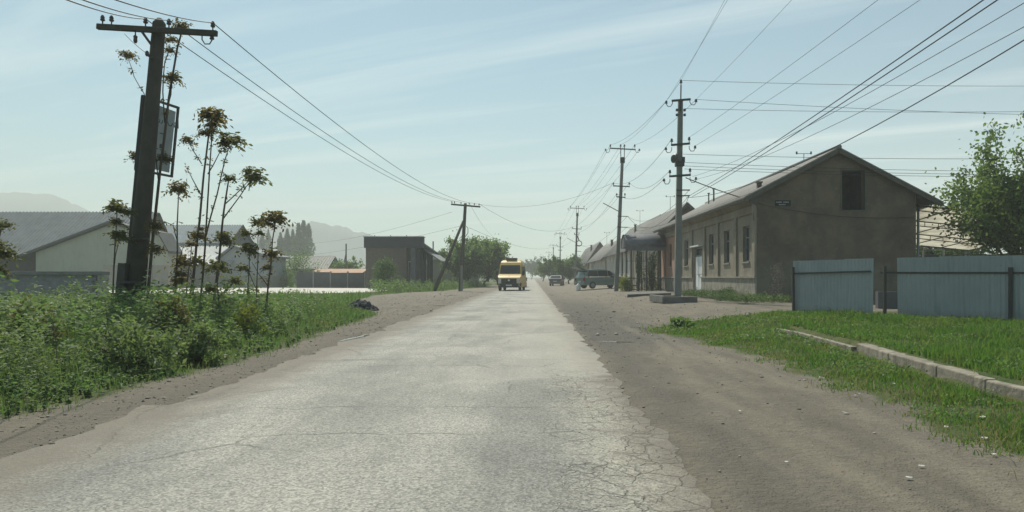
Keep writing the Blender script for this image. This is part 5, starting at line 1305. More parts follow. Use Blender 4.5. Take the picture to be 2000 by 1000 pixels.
r1, _ = hatch('dark blue sedan parked on the right verge, seen from behind', 'parked_car', (wx(1084, 100) + .35, 95.6, Hf(3.2, 98) - .01), R(-6), NAVY, [(y, z) for y, z in sed], .84, .955, (.85, 3.55), .30, ((1.30, 1.0), (1.90, 1.33)), ((3.90, 1.02), (3.42, 1.33)), sw)
# it shows us its tail: turn it round so that its rear is nearest
r1.rotation_euler = (0, 0, R(180 - 8)); r1.location = (wx(1086, 100) + .5, 104.6, Hf(3.2, 100))
r3, _ = hatch('dark car following close behind the yellow minibus, mostly hidden', 'following_car', (wx(1020, 84) - .55, 84, .03), R(-3), paint('black_paint', (.03, .032, .036)), sed, .84, .955, (.85, 3.55), .30, ((1.30, 1.0), (1.90, 1.33)), ((3.90, 1.02), (3.42, 1.33)), sw)
mpv = [(0, .30), (0, .66), (.08, .80), (.75, 1.02), (1.0, 1.08), (1.75, 1.55), (2.1, 1.66), (3.0, 1.69), (3.95, 1.66), (4.10, 1.60), (4.40, 1.08), (4.46, .95), (4.48, .5), (4.42, .30)]
mw = ((1.35, 2.05, 1.85, 2.05, 1.10, 1.55), (2.12, 3.05, 2.12, 3.05, 1.10, 1.58), (3.12, 4.15, 3.12, 3.95, 1.10, 1.57))
mvz = Hf(6.4, 68) - .0
r2, hw2 = hatch('green minivan parked at an angle with its tailgate raised', 'minivan', (8.45, 70.6, mvz), R(90 + 42), GREEN, mpv, .86, 1.075, (.88, 3.62), .31, ((1.05, 1.12), (1.70, 1.52)), ((4.38, 1.1), (4.12, 1.55)), mw, True)
r2.rotation_euler = (0, 0, R(116)); r2.location = (8.15, 68.3, mvz)
m = MB(); m.quad((-.70, 4.05, 1.67), (.70, 4.05, 1.67), (.66, 5.05, 1.86), (-.66, 5.05, 1.86)); tg = m.build('tailgate', GREEN, r2); sd = tg.modifiers.new('thick', 'SOLIDIFY'); sd.thickness = .05
m = MB(); m.quad((-.58, 4.15, 1.64), (.58, 4.15, 1.64), (.56, 4.75, 1.752), (-.56, 4.75, 1.752)); m.build('tailgate_glass', GLASS, tg)
for s_ in (-1, 1):
    m = MB(); m.tube([(s_ * .62, 4.32, 1.22), (s_ * .62, 4.6, 1.75)], .015, 5); m.build('gas_strut', STEEL, r2)
m = MB(); m.quad((-.68, 4.12, 1.58), (.68, 4.12, 1.58), (.74, 4.42, .62), (-.74, 4.42, .62)); m.v = [(x, y + .02, z) for x, y, z in m.v]; m.build('boot_shade', BLACKP, r2)  # black sheet stands in for the shaded inside of the open boot
cn = at(1129.5, 558, 66); cg = Hf(cn.x, 66)
ct = thing('canister', 'white plastic canister standing behind the open minivan', 'canister', (cn.x, 66, cg))
m = MB(); m.lathe([(.16, 0), (.20, .04), (.20, .42), (.14, .52), (.06, .56)], (cn.x, 66, cg), 14); m.build('body', WHITEP, ct)
m = MB(); m.lathe([(.065, .56), (.065, .62), (.05, .63)], (cn.x, 66, cg), 10); m.build('cap', REDL, ct)

# ------------------------------------------------------------------ trees, saplings, weeds, grass
BARK = pm('bark', (.095, .080, .062), (.06, .052, .042), .95, 5, .6, 40)
STEM = pm('sapling_stem', (.13, .105, .080), (.09, .075, .058), .8, 6, .3, 50)
L_DARK = leaf_mat('leaf_dark', (.055, .105, .038), (.095, .155, .058))
L_MID = leaf_mat('leaf_mid', (.078, .138, .044), (.130, .195, .066))
L_LIGHT = leaf_mat('leaf_light', (.095, .175, .062), (.160, .240, .088), .45)
L_POP = leaf_mat('leaf_poplar', (.055, .085, .040), (.090, .125, .055))
L_RED = leaf_mat('leaf_bronze', (.115, .125, .045), (.160, .125, .055), .5, (1.2, 1.05, .6))
L_YEL = leaf_mat('leaf_yellow', (.16, .20, .035), (.22, .25, .05))
L_RUST = leaf_mat('leaf_rust', (.155, .125, .045), (.100, .130, .042))

def limb_tree(name, label, base, ht, spread, n_limbs, leafn, lsize, mat, group=None, cat='tree', trunk_h=.25, up=.5, r0=.14, shoot=0.0, seed=1, squash=1.0):
    rnd = random.Random(seed); base = Vector(base)
    t = thing(name, label, cat, base, group)
    m = MB(); tips = []; segs = []
    th = ht * trunk_h
    tp = [base - Vector((0, 0, .2)), base + Vector((rnd.uniform(-.05, .05) * ht, 0, th * .5)), base + Vector((rnd.uniform(-.06, .06) * ht, rnd.uniform(-.04, .04) * ht, th))]
    m.tube(tp, [r0, r0 * .85, r0 * .7], 7)
    for i in range(n_limbs):
        a = 2 * math.pi * (i + rnd.random() * .7) / n_limbs; el_ = rnd.uniform(.15, 1.25) if i else 1.45
        L = rnd.uniform(.75, 1.05)
        d = Vector((math.cos(a) * math.cos(el_) * spread, math.sin(a) * math.cos(el_) * spread, (ht - th) * math.sin(el_) * up + (ht - th) * (1 - up) * rnd.uniform(.35, .95))) * L
        d.z = min(d.z, ht - th)
        s = tp[-1] - Vector((0, 0, rnd.uniform(0, th * .4)))
        mid = s + d * .5 + Vector((rnd.uniform(-.1, .1) * spread, rnd.uniform(-.1, .1) * spread, .06 * ht)); e = s + d
        m.tube([s, mid, e], [r0 * .42, r0 * .25, r0 * .06], 5); segs.append((s, mid, e))
        for _ in range(6):
            f = rnd.uniform(.35, 1.0); p = s.lerp(mid, f * 2) if f < .5 else mid.lerp(e, f * 2 - 1)
            q = p + Vector((rnd.gauss(0, .22) * spread, rnd.gauss(0, .22) * spread, rnd.uniform(-.10, .20) * ht + shoot * rnd.random() * ht))
            m.tube([p, p.lerp(q, .5) + Vector((0, 0, .02 * ht)), q], [r0 * .13, r0 * .09, r0 * .03], 4); segs.append((p, p.lerp(q, .5), q))
    m.build('trunk', BARK, t)
    S = np.array([[list(a), list(b), list(c)] for a, b, c in segs]); k_ = len(S)
    pick = RNG.integers(0, k_, leafn); f = RNG.beta(2.2, 1.2, leafn)[:, None]
    a, b, c = S[pick, 0], S[pick, 1], S[pick, 2]
    C = np.where(f < .5, a + (b - a) * f * 2, b + (c - b) * (f * 2 - 1))
    sig = np.where(RNG.random(leafn) < .25, .10, .045)[:, None] * np.array([spread, spread, ht * .55 * squash]) * 1.1
    C = C + RNG.normal(size=(leafn, 3)) * sig
    C[:, 2] = np.maximum(C[:, 2], base.z + .15)
    Vv, Tt = leaves(C, RNG.uniform(.6, 1.3, leafn) * lsize, RNG.uniform(.35, .75, leafn) * lsize)
    np_mesh('crown', Vv, Tt, mat, t, n_per=4)
    return t
def bush(name, label, base, rx, ry_, rz2, leafn, lsize, mat, group=None, cat='bush', seed=1):
    base = Vector(base); t = thing(name, label, cat, base, group); rnd = random.Random(seed)
    m = MB()
    K = []
    for i in range(9):
        a = rnd.uniform(0, 6.28); q = base + Vector((math.cos(a) * rx * rnd.uniform(.2, .8), math.sin(a) * ry_ * rnd.uniform(.2, .8), rz2 * rnd.uniform(.55, 1.0)))
        m.tube([base - Vector((0, 0, .1)), base.lerp(q, .5) + Vector((0, 0, .1 * rz2)), q], [.035, .022, .008], 5); K.append(q)
    m.build('stem', BARK, t)
    cl_ = []
    for i in range(34):
        a = rnd.uniform(0, 6.28); r_ = rnd.random() ** .5; z = rnd.uniform(.08, 1)
        rr = math.sqrt(max(0, 1 - (z - .35) ** 2 / .5)) * r_
        cl_.append((base.x + rx * rr * math.cos(a), base.y + ry_ * rr * math.sin(a), base.z + rz2 * z))
    cl_ = np.array(cl_); C = cl_[RNG.integers(0, len(cl_), leafn)] + RNG.normal(size=(leafn, 3)) * np.array([rx, ry_, rz2]) * .15
    C[:, 2] = np.maximum(C[:, 2], base.z + .02)
    Vv, Tt = leaves(C, RNG.uniform(.6, 1.4, leafn) * lsize, RNG.uniform(.3, .65, leafn) * lsize)
    np_mesh('crown', Vv, Tt, mat, t, n_per=4); return t

L_TREE = leaf_mat('leaf_tree', (.080, .145, .042), (.150, .215, .068), .5)
# the leafy tree at the right edge, over the patio
limb_tree('leafy_tree', 'large leafy fruit tree with upright shoots over the patio canopy', (wx(2000, 32), 32, .15), 7.3, 3.3, 22, 20000, .19, L_TREE, trunk_h=.15, up=.55, shoot=.18, seed=3)
limb_tree('leafy_tree', 'smaller dark leafy tree growing behind the patio posts', (wx(1945, 42), 46.8, .15), 4.3, 2.8, 12, 10000, .18, L_DARK, trunk_h=.15, seed=5)
# left: big roadside trees, poplars
L_SIDE = leaf_mat('leaf_roadside', (.095, .160, .060), (.165, .230, .090), .55, (1.2, 1.25, .8))
for i, (px, Yd, ht, sp, lab, sd_) in enumerate(((918, 90, 6.4, 2.6, 'tall leafy roadside tree behind the strutted pole', 4), (948, 96, 6.9, 2.5, 'round leafy roadside tree just left of the minibus', 8), (972, 112, 5.6, 1.9, 'lower roadside tree at the edge of the minibus roof', 9))):
    limb_tree('roadside_tree', lab, (wx(px, Yd), Yd, .05), ht, sp * 1.3, 20, 19000, .30, L_SIDE, 'leafy trees along the left verge', trunk_h=.12, up=.55, seed=sd_)
for i, (px, ytop, Yd, rr) in enumerate(((548, 455, 250, 1.5), (561, 447, 256, 1.9), (572, 449, 262, 1.7), (583, 436, 255, 2.1), (593, 431, 260, 2.3), (603, 437, 266, 1.9), (512, 455, 300, 1.8), (524, 449, 305, 1.9))):
    ht = wz(ytop, Yd); b_ = Vector((wx(px, Yd), Yd, 0)); n = 1700
    t = thing('poplar_tree', ('slim poplar, number %s from the left of the poplar group before the mountains' % ['one', 'two', 'three', 'four', 'five', 'six'][i]) if i < 6 else ('faint far poplar behind the sapling tops, the %s one' % ('left', 'right')[i - 6]), 'tree', b_, 'row of slim poplars')
    m = MB(); m.tube([b_, b_ + Vector((.1, 0, ht * .96))], [.25, .04], 6); m.build('trunk', BARK, t)
    z = RNG.beta(1.3, 1.15, n); r_ = rr * np.minimum(1, (1.06 - z) * 2.2) * np.minimum(1, .45 + z * 2) * np.sqrt(RNG.random(n)) * (1 + .25 * np.sin(z * 17 + i)); a = RNG.uniform(0, 6.28, n)
    C = np.stack([b_.x + r_ * np.cos(a), b_.y + r_ * np.sin(a), .8 + z * (ht - .8)], 1)
    d = np.stack([np.cos(a) * .3, np.sin(a) * .3, 0 * a + 1], 1) + RNG.normal(size=(n, 3)) * .4
    Vv, Tt = leaves(C, RNG.uniform(.5, 1.1, n), RNG.uniform(.25, .5, n), d); np_mesh('crown', Vv, Tt, L_POP, t, n_per=4)
limb_tree('garden_tree', 'loose green tree above the tiled roof beyond the panel wall', (wx(675, 112), 112, 0), wz(493, 112), 2.9, 9, 3200, .32, L_LIGHT, seed=12, trunk_h=.2)
bush('garden_bush', 'sparse pale green bush before the long pale shed', (wx(585, 88), 88, 0), 2.6, 1.8, wz(503, 88), 2600, .22, L_LIGHT, seed=3)
bush('garden_bush', 'low pale bush at the end of the grey workshop', (wx(560, 84), 84, 0), 1.1, 1.0, wz(528, 84), 900, .18, L_LIGHT, seed=4)
bush('roadside_bush', 'dark round bush in front of the brick building wall', (wx(752, 66), 66, 0), 1.25, 1.1, wz(516, 66), 2800, .17, L_DARK, seed=6)
m = MB(); mast = at(676, 476, 110); m.bar((mast.x, 110, 0), mast, .16); m.bar((mast.x - .9, 110, .5), (mast.x, 110, 4.6), .12); m.build('wooden_mast', WOOD, loc=(mast.x, 110, 0), label='short dark braced post rising from the garden trees', cat='post')
# right: far roadside trees
for px, Yd, ytop, sp, lab, sd_, n, mt in ((1112, 118, 487, 2.7, 'bright green tree beside the row behind the parked minivan', 21, 5200, L_MID), (1082, 140, 498, 2.8, 'roadside tree behind the dark blue sedan', 22, 4200, L_MID), (1060, 190, 512, 2.6, 'low hazy tree left of the dark blue sedan', 23, 2500, L_MID), (1038, 300, 500, 4.2, 'faint hazy tree at the end of the road', 24, 2600, L_POP)):
    limb_tree('roadside_tree', lab, (wx(px, Yd), Yd, .1), wz(ytop, Yd), sp, 11, n * 2, .34 if Yd < 200 else .6, mt, 'hazy trees along the right verge', trunk_h=.15, seed=sd_, up=.55)
bush('yellow_bush', 'yellow-green round bush before the porch railing', (wx(1222, 54.5), 54.2, .15), .62, .55, .95, 1500, .12, L_YEL, seed=7)
bush('potted_bush', 'small yellowish bush inside the porch railing', (8.75, 55.3, .15), .45, .4, .8, 700, .10, L_YEL, seed=8)
bush('porch_vine', 'climbing green vine filling the porch lattice', (8.6, 54.62, .15), .75, .15, 2.6, 1500, .14, L_MID, cat='vine', seed=9)
bush('porch_creeper', 'narrow dark creeper climbing the middle porch post', (7.62, 54.3, .15), .20, .16, 2.9, 900, .13, L_DARK, cat='vine', seed=10)
bush('foot_bush', 'dark shrubby weed against the plinth left of the house corner', (9.2, 36.2, .18), .55, .5, .5, 900, .09, L_DARK, seed=13)
bush('foot_bush', 'pale dry weed growing at the broken gable corner', (11.75, 32.2, .18), .55, .35, .95, 700, .09, L_RUST, seed=14)

# ---- tree-of-heaven saplings by the wooden pole
def sapling(label, stems, clusters, Yd, name='sapling'):
    """stems: photo-plane polylines; clusters: leaf heads (px, py, radius, depth offset)"""
    x0_ = wx(stems[0][0][0], Yd); zb = Hf(x0_, Yd)
    t = thing(name, label, 'sapling', (x0_, Yd, zb), 'bare-stemmed saplings by the wooden pole')
    m = MB()
    for j, st in enumerate(stems):
        w = st[0][2] if len(st[0]) > 2 else .022
        p = [at(q[0], q[1], Yd + .10 * math.sin(i * 2.1 + j * 1.7) * (i > 0)) for i, q in enumerate(st)]
        if j == 0: p[0].z = zb - .1
        # smooth the polyline a little
        pp = []
        for i in range(len(p) - 1):
            a, b_ = p[i], p[i + 1]; pp += [a, a.lerp(b_, .5) + Vector((random.uniform(-.012, .012), random.uniform(-.02, .02), 0))]
        pp.append(p[-1]); n = len(pp)
        m.tube(pp, [w * (1 - .55 * i / (n - 1)) for i in range(n)], 6)
    m.build('trunk', STEM, t)
    Vs = []
    for ci, (px, py, rad, *rest) in enumerate(clusters):
        c_ = at(px, py, Yd + (rest[0] if rest else 0)); rr = rad * random.uniform(1.05, 1.3) / FPX * Yd
        c0 = c_ - Vector((0, 0, rr * .35)); nl = int(18 + rad * .75)
        for i in range(nl):
            a = 2.399 * i + random.random(); el_ = random.uniform(-.25, 1.2)
            d = Vector((math.cos(a) * math.cos(el_), math.sin(a) * math.cos(el_), math.sin(el_))); Lf = rr * random.uniform(.55, 1.15)
            side = d.cross(Vector((0, 0, 1))); side = side.normalized() if side.length > .05 else Vector((1, 0, 0))
            nlf = 5
            for q in range(1, nlf + 1):
                f = q / nlf; pos = c0 + d * Lf * f + Vector((0, 0, .16 * rr * math.sin(f * 2.6) - .38 * rr * f * f)) + Vector((random.gauss(0, .05), random.gauss(0, .05), random.gauss(0, .05))) * rr
                for s_ in ((-1, 1) if q < nlf else (0,)):
                    ld = side * s_ * .8 + d * .30 + Vector((random.uniform(-.5, .5), random.uniform(-.5, .5), -.35 + random.uniform(-.4, .3)))
                    ld = ld.normalized(); ll = rr * random.uniform(.22, .40)
                    Vs.append((pos + ld * ll * .45, ld, ll))
    # small side leaves along the stems
    for st in stems:
        for q0, q1 in zip(st, st[1:]):
            for _ in range(3):
                f = random.random(); pos = at(q0[0] + (q1[0] - q0[0]) * f, q0[1] + (q1[1] - q0[1]) * f, Yd)
                if pos.z < zb + .5 or random.random() < .35: continue
                for _k in range(9):
                    ld = Vector((random.gauss(0, 1), random.gauss(0, 1), random.gauss(-.2, .5))).normalized(); ll = random.uniform(.05, .09)
                    Vs.append((pos + ld * random.uniform(.02, .09), ld, ll))
    C = np.array([list(v[0]) for v in Vs]); D = np.array([list(v[1]) for v in Vs]); Ls = np.array([v[2] for v in Vs])
    Vv, Tt = leaves(C, Ls, Ls * .44, D, .3)
    o = np_mesh('crown', Vv, Tt, L_RED if random.random() < .3 else L_SAP, t, n_per=4)
    return t
L_SAP = leaf_mat('leaf_sapling', (.085, .122, .042), (.135, .125, .050), .5, (1.2, 1.12, .65))
sapling('thin sapling left of the thick wooden pole with a single leafy head', [[(217, 665, .022), (221, 560), (225, 470), (229, 402)], [(223, 520, .012), (230, 480), (232, 455)]], [(228, 400, 27), (233, 455, 20), (226, 430, 14), (252, 410, 14)], 16.2)
sapling('tallest sapling rising past the crossarm of the thick wooden pole', [[(283, 660, .04), (297, 480), (313, 330), (330, 190), (347, 90), (356, 52)], [(322, 240, .018), (318, 180), (322, 120), (332, 90)], [(322, 225, .016), (334, 185), (339, 150)], [(309, 350, .014), (296, 230), (281, 182), (262, 150), (251, 115)], [(300, 450, .012), (278, 350), (265, 308)]], [(354, 46, 18), (332, 72, 16), (333, 95, 12), (337, 146, 20), (250, 104, 18), (264, 303, 17), (318, 303, 15), (330, 310, 11)], 17.6)
sapling('sapling with one bushy head right of the thick wooden pole', [[(338, 668, .024), (344, 540), (346, 440), (349, 370)], [(345, 520, .012), (352, 500), (358, 480)], [(346, 470, .012), (338, 440), (320, 432)]], [(349, 362, 26), (303, 437, 17), (303, 482, 18), (356, 505, 22), (350, 545, 20)], 16.6)
sapling('tall forked sapling with three heads, middle of the clump', [[(362, 668, .034), (378, 540), (390, 430), (398, 340), (408, 260), (415, 225)], [(394, 320, .014), (378, 295), (368, 278)], [(392, 380, .014), (376, 350), (362, 325)]], [(415, 218, 30), (401, 256, 18), (366, 270, 17), (414, 240, 16), (386, 456, 19), (392, 444, 12)], 17.0)
sapling('slender twin-headed sapling just right of the tallest of the clump', [[(386, 668, .028), (396, 540), (404, 420), (410, 320), (414, 258)], [(406, 340, .014), (428, 300), (438, 285)], [(400, 470, .02), (424, 380), (440, 310), (448, 285)]], [(450, 266, 27), (438, 278, 14), (415, 252, 14), (384, 505, 20), (425, 515, 24)], 17.4)
sapling('widely branched sapling with heads reaching to the right of the clump', [[(412, 668, .034), (424, 540), (434, 440), (442, 380), (447, 350)], [(434, 430, .016), (462, 392), (480, 366), (495, 345)], [(438, 400, .014), (470, 370), (487, 352)]], [(448, 345, 18), (497, 338, 26), (484, 330, 12), (437, 458, 20), (440, 470, 14)], 17.2)
sapling('short sapling right of the clump with layered leaf heads', [[(478, 668, .020), (482, 600), (486, 540), (487, 490)], [(486, 530, .012), (498, 560), (512, 580)]], [(486, 482, 22), (480, 450, 14), (474, 520, 16)], 17.8)
sapling('thin straight sapling near the right end of the clump', [[(497, 668, .018), (501, 580), (504, 500), (505, 440)]], [(505, 430, 21), (508, 452, 12)], 18.2)
sapling('outermost right sapling with a broad top head', [[(508, 672, .026), (521, 590), (529, 520), (532, 470), (536, 430)], [(524, 560, .012), (505, 535), (492, 512)]], [(537, 420, 25), (525, 432, 13), (530, 490, 20), (522, 520, 14)], 17.6)
sapling('thin sapling with small low leaf heads between the taller stems', [[(352, 668, .02), (362, 600), (368, 530), (374, 480)], [(366, 560, .012), (352, 535)]], [(374, 474, 15), (352, 530, 18), (340, 590, 16), (372, 575, 14)], 16.4)
sapling('leaning low sapling in the middle of the clump with pale leaves', [[(436, 668, .022), (428, 600), (424, 560), (428, 520)], [(427, 580, .012), (448, 560), (458, 548)]], [(428, 514, 18), (459, 545, 16), (412, 560, 17), (440, 590, 14)], 16.0)
sapling('bronze sapling leaning in from the left edge', [[(-30, 660, .03), (-24, 560), (-12, 500), (4, 440)], [(-14, 510, .014), (2, 500)]], [(6, 436, 17), (10, 488, 28), (-10, 470, 20), (-6, 520, 22)], 15.5)

L_WEED = leaf_mat('leaf_weed', (.080, .148, .060), (.155, .220, .098), .55, (1.15, 1.25, .8), (.185, .215, .105), .55)
# ---- undergrowth on the left bank
def scatter(n, x0_, x1_, y0_, y1_, keep, power=1.0):
    y = y0_ * (y1_ / y0_) ** (RNG.random(n)) if power else RNG.uniform(y0_, y1_, n)
    x = RNG.uniform(x0_, x1_, n); p = keep(x, y); s = RNG.random(n) < p
    return x[s], y[s]
lf = lambda x, y: np.interp(y, LY, LX) - x
vis = lambda x, y: (x > -.78 * y - .8) & (x < .72 * y + .8)
clump = lambda x, y, s, k_: np.clip(.5 + .8 * wob(x, y, s, k_), 0, 1)
def weeds(n, x0_, x1_, y0_, y1_, keep, hfun, lsz, nl, wmul=.42):
    x, y = scatter(n, x0_, x1_, y0_, y1_, keep); h = hfun(x, y) * RNG.uniform(.6, 1.25, len(x)); z = H(x, y)
    C = []; D = []; S = []
    for k_ in range(nl):
        f = RNG.uniform(.12, 1.0, len(x)); a = RNG.uniform(0, 6.28, len(x)); r_ = h * RNG.uniform(.05, .32, len(x)) * (1.15 - .7 * f)
        C.append(np.stack([x + r_ * np.cos(a), y + r_ * np.sin(a), z + h * f], 1)); D.append(np.stack([np.cos(a), np.sin(a), RNG.uniform(-.3, .7, len(x))], 1)); S.append(lsz * RNG.uniform(.6, 1.35, len(x)) * (.7 + .5 * np.minimum(h, 1)))
    C = np.concatenate(C); D = np.concatenate(D); S = np.concatenate(S)
    Vv, Tt = leaves(C, S, S * wmul, D, .45)
    st = blades(np.stack([x, y, z - .03], 1), h * .95, .012 + .004 * h, .12)
    return Vv, Tt, st
hl_ = lambda x, y: .12 + sst(.2, 2.0, lf(x, y)) * (.15 + .62 * clump(x, y, .75, 2) ** 1.6 + .22 * clump(x, y, 2.1, 5) ** 2) * (1 - .35 * sst(15, 22, y)) * (1 - .30 * sst(2.5, 5, lf(x, y)))
def kl(k_, s, thr): return lambda x, y: vis(x, y) * (lf(x, y) > .10 + .1 * wob(x, y, 2, 1)) * (wob(x, y, s, k_) > thr) * (y < 29)
V1, T1, s1 = weeds(7600, -22, -4.2, 5.2, 29, kl(1, .9, -.35), hl_, .085, 17)
np_mesh('undergrowth', V1, T1, L_WEED, n_per=4, kind='stuff', label='dense green weeds on the left bank', cat='weeds')
np_mesh('undergrowth', *s1, L_DARK, kind='stuff', label='weed stalks on the left bank', cat='weeds')
V1, T1, s1 = weeds(4200, -22, -4.2, 5.2, 29, kl(4, 1.1, .05), hl_, .075, 18)
np_mesh('undergrowth', V1, T1, L_LIGHT, n_per=4, kind='stuff', label='yellow-green leafy weeds on the left bank', cat='weeds')
hf_ = lambda x, y: .10 + .55 * sst(.2, 1.6, lf(x, y))
V1, T1, s1 = weeds(2600, -16, -4.3, 5.2, 19, kl(7, .7, .05), hf_, .06, 46, .30)
np_mesh('undergrowth', V1, T1, leaf_mat('leaf_fern', (.125, .185, .080), (.185, .240, .115), .45), n_per=4, kind='stuff', label='feathery pale green weeds on the left bank', cat='weeds')
# mound of brush round the feet of the saplings
V1, T1, s1 = weeds(900, -9.8, -5.0, 12.0, 20.5, lambda x, y: vis(x, y) * (lf(x, y) > .7) * (wob(x, y, 1.0, 8) > -.25), lambda x, y: .35 + .62 * sst(.6, 2.2, lf(x, y)) * clump(x, y, 1.2, 9), .085, 26)
np_mesh('undergrowth', V1, T1, L_LIGHT, n_per=4, kind='stuff', label='pale brush mounded round the feet of the saplings', cat='weeds')
# taller stalks standing out of it
V1, T1, s1 = weeds(260, -18, -5.2, 7, 26, lambda x, y: vis(x, y) * (lf(x, y) > .9) * (wob(x, y, .8, 6) > -.1), lambda x, y: .74 + .22 * wob(x, y, .6), .07, 30)
np_mesh('undergrowth', V1, T1, L_MID, n_per=4, kind='stuff', label='tall stalky weeds standing out of the left bank', cat='weeds')
np_mesh('undergrowth', *s1, STEM, kind='stuff', label='stalks of the tall weeds on the left bank', cat='weeds')
# grass on the left bank
x, y = scatter(90000, -20, -4.0, 4.2, 30, lambda x, y: vis(x, y) * np.clip(lf(x, y) * 2.2 + .35 + .5 * wob(x, y, 2.6), 0, 1))
h = (.07 + .17 * sst(0, 1.2, lf(x, y)) * (.6 + .5 * clump(x, y, 1.3, 3)) + .05 * sst(13, 20, y)) * RNG.uniform(.6, 1.4, len(x))
G_L = leaf_mat('grass_left', (.070, .140, .045), (.130, .200, .072), .5, (1.15, 1.3, .8), (.20, .21, .10), .7)
np_mesh('grass', *blades(np.stack([x, y, H(x, y) - .01], 1), h, .006 + .0007 * y, .55), G_L, kind='stuff', label='rough grass along the left verge', cat='grass')
# individually noticeable plants in the weeds
for lab, px, Yd, rx_, ht, mt, n, sd_ in (('orange-tinged young bush in the weeds left of the wooden pole', 330, 12.8, .38, .62, L_RUST, 1300, 31), ('feathery pale weed clump at the front of the left bank', 560, 10.8, .35, .45, leaf_mat('leaf_fern', (0, 0, 0), (0, 0, 0)), 1400, 32), ('pale feathery weed spreading at the foot of the wooden pole', 255, 9.6, .55, .55, MATS['leaf_fern'], 2000, 33), ('yellowish weed clump below the right saplings', 480, 14.5, .4, .55, L_YEL, 900, 34), ('bronze shoot bush near the left edge of the bank', 60, 10.8, .4, .6, L_RUST, 1100, 35), ('dark leafy bush wrapped round the foot of the wooden pole', 235, 15.6, .6, .62, L_DARK, 1800, 36)):
    X_ = min(wx(px, Yd), float(np.interp(Yd, LY, LX)) - .5); bush('weed_bush', lab, (X_, Yd, Hf(X_, Yd)), rx_, rx_ * .8, ht, n, .075, mt, 'bushes in the weeds of the left bank', seed=sd_)
# far left verge, around the strutted pole and the brick building
kf = lambda x, y: (lf(x, y) > .2) * (x > -19) * np.clip(.55 + .6 * wob(x, y, .5, 2), .1, 1) * ~((x < -11.7) & (y > 50) & (y < 76) & (x > -30) & (y > 50.5))
x, y = scatter(26000, -16, -4.5, 28, 110, kf)
h = (.16 + .28 * clump(x, y, .5, 1)) * RNG.uniform(.6, 1.3, len(x))
np_mesh('grass', *blades(np.stack([x, y, H(x, y) - .02], 1), h, .022 + .0006 * y, .5), G_L, kind='stuff', label='long grass on the far left verge', cat='grass')
V1, T1, s1 = weeds(1500, -12.5, -5.0, 56, 100, lambda x, y: (lf(x, y) > .4) & (lf(x, y) < 5) & (wob(x, y, .45, 3) > -.1), lambda x, y: .45 + .5 * clump(x, y, .5, 6), .17, 18)
np_mesh('undergrowth', V1, T1, L_LIGHT, n_per=4, kind='stuff', label='bright weeds around the strutted pole', cat='weeds')
# ---- grass on the right
rg = lambda x, y: x - np.interp(y, RY, RX)
beh = lambda x, y: (y < 22.4) & ~((x > 7.6) & (y > 22.2 - (x - 7.62) * 1.26))
def kr(x, y): return vis(x, y) * beh(x, y) * (np.abs(x - np.interp(y, KY, KX) - .1) > (.075 * (y < 12.5) + .05)) * np.clip(rg(x, y) * 1.5 + .22 + .55 * wob(x, y, 2.2) + .3 * wob(x, y, 5.5, 2), 0, 1) * np.clip(1.05 + 1.3 * wob(x, y, 1.05, 7) + .5 * wob(x, y, 3.3, 4), .10, 1)
x, y = scatter(210000, 2.4, 13.5, 3.6, 22.4, kr)
up_ = x > np.interp(y, KY, KX)
h = (.024 + .05 * clump(x, y, 1.7, 5) ** 2 * sst(0, .8, rg(x, y)) + np.where(up_, .025 + .085 * clump(x, y, .9, 8) ** 2, 0) + .03 * clump(x, y, 3.1, 2) ** 2 + .0 * sst(15, 20, y)) * RNG.uniform(.5, 1.5, len(x))
G_R = leaf_mat('grass_right', (.062, .140, .032), (.125, .205, .052), .5, (1.15, 1.3, .7), (.165, .195, .065), .8)
np_mesh('grass', *blades(np.stack([x, y, H(x, y) - .006], 1), h, .0045 + .0009 * y, .7), G_R, kind='stuff', label='short bright grass on the right verge', cat='grass')
x, y = scatter(30000, 2.4, 13.5, 3.6, 22.4, lambda x, y: np.clip(kr(x, y) + .1 * (rg(x, y) > -.25), 0, 1) * (wob(x, y, 1.4, 3) > -.3) * vis(x, y) * beh(x, y))
np_mesh('grass', *blades(np.stack([x, y, H(x, y) - .006], 1), .07 * RNG.uniform(.4, 1.5, len(x)), .004 + .0008 * y, 1.0), leaf_mat('straw', (.20, .19, .10), (.30, .26, .15), .3), kind='stuff', label='dry straw blades in the right grass', cat='grass')
# clover-like low leaves within it
x, y = scatter(60000, 2.6, 13.0, 3.8, 21, lambda x, y: kr(x, y) * (wob(x, y, 1.1, 6) > .0))
z = H(x, y) + RNG.uniform(.015, .09, len(x)); C = np.stack([x, y, z], 1)
Vv, Tt = leaves(C, .018 + .0020 * y, .014 + .0016 * y, None, 0); np_mesh('ground_cover', Vv, Tt, L_LIGHT, n_per=4, kind='stuff', label='low leafy ground cover in the right grass', cat='ground cover')
V1, T1, s1 = weeds(500, 2.8, 13, 13, 21.5, lambda x, y: kr(x, y) * (wob(x, y, 1.2, 9) > .35), lambda x, y: .22 + 0 * x, .07, 16)
np_mesh('undergrowth', V1, T1, L_MID, n_per=4, kind='stuff', label='leafy weeds in the right grass', cat='weeds')
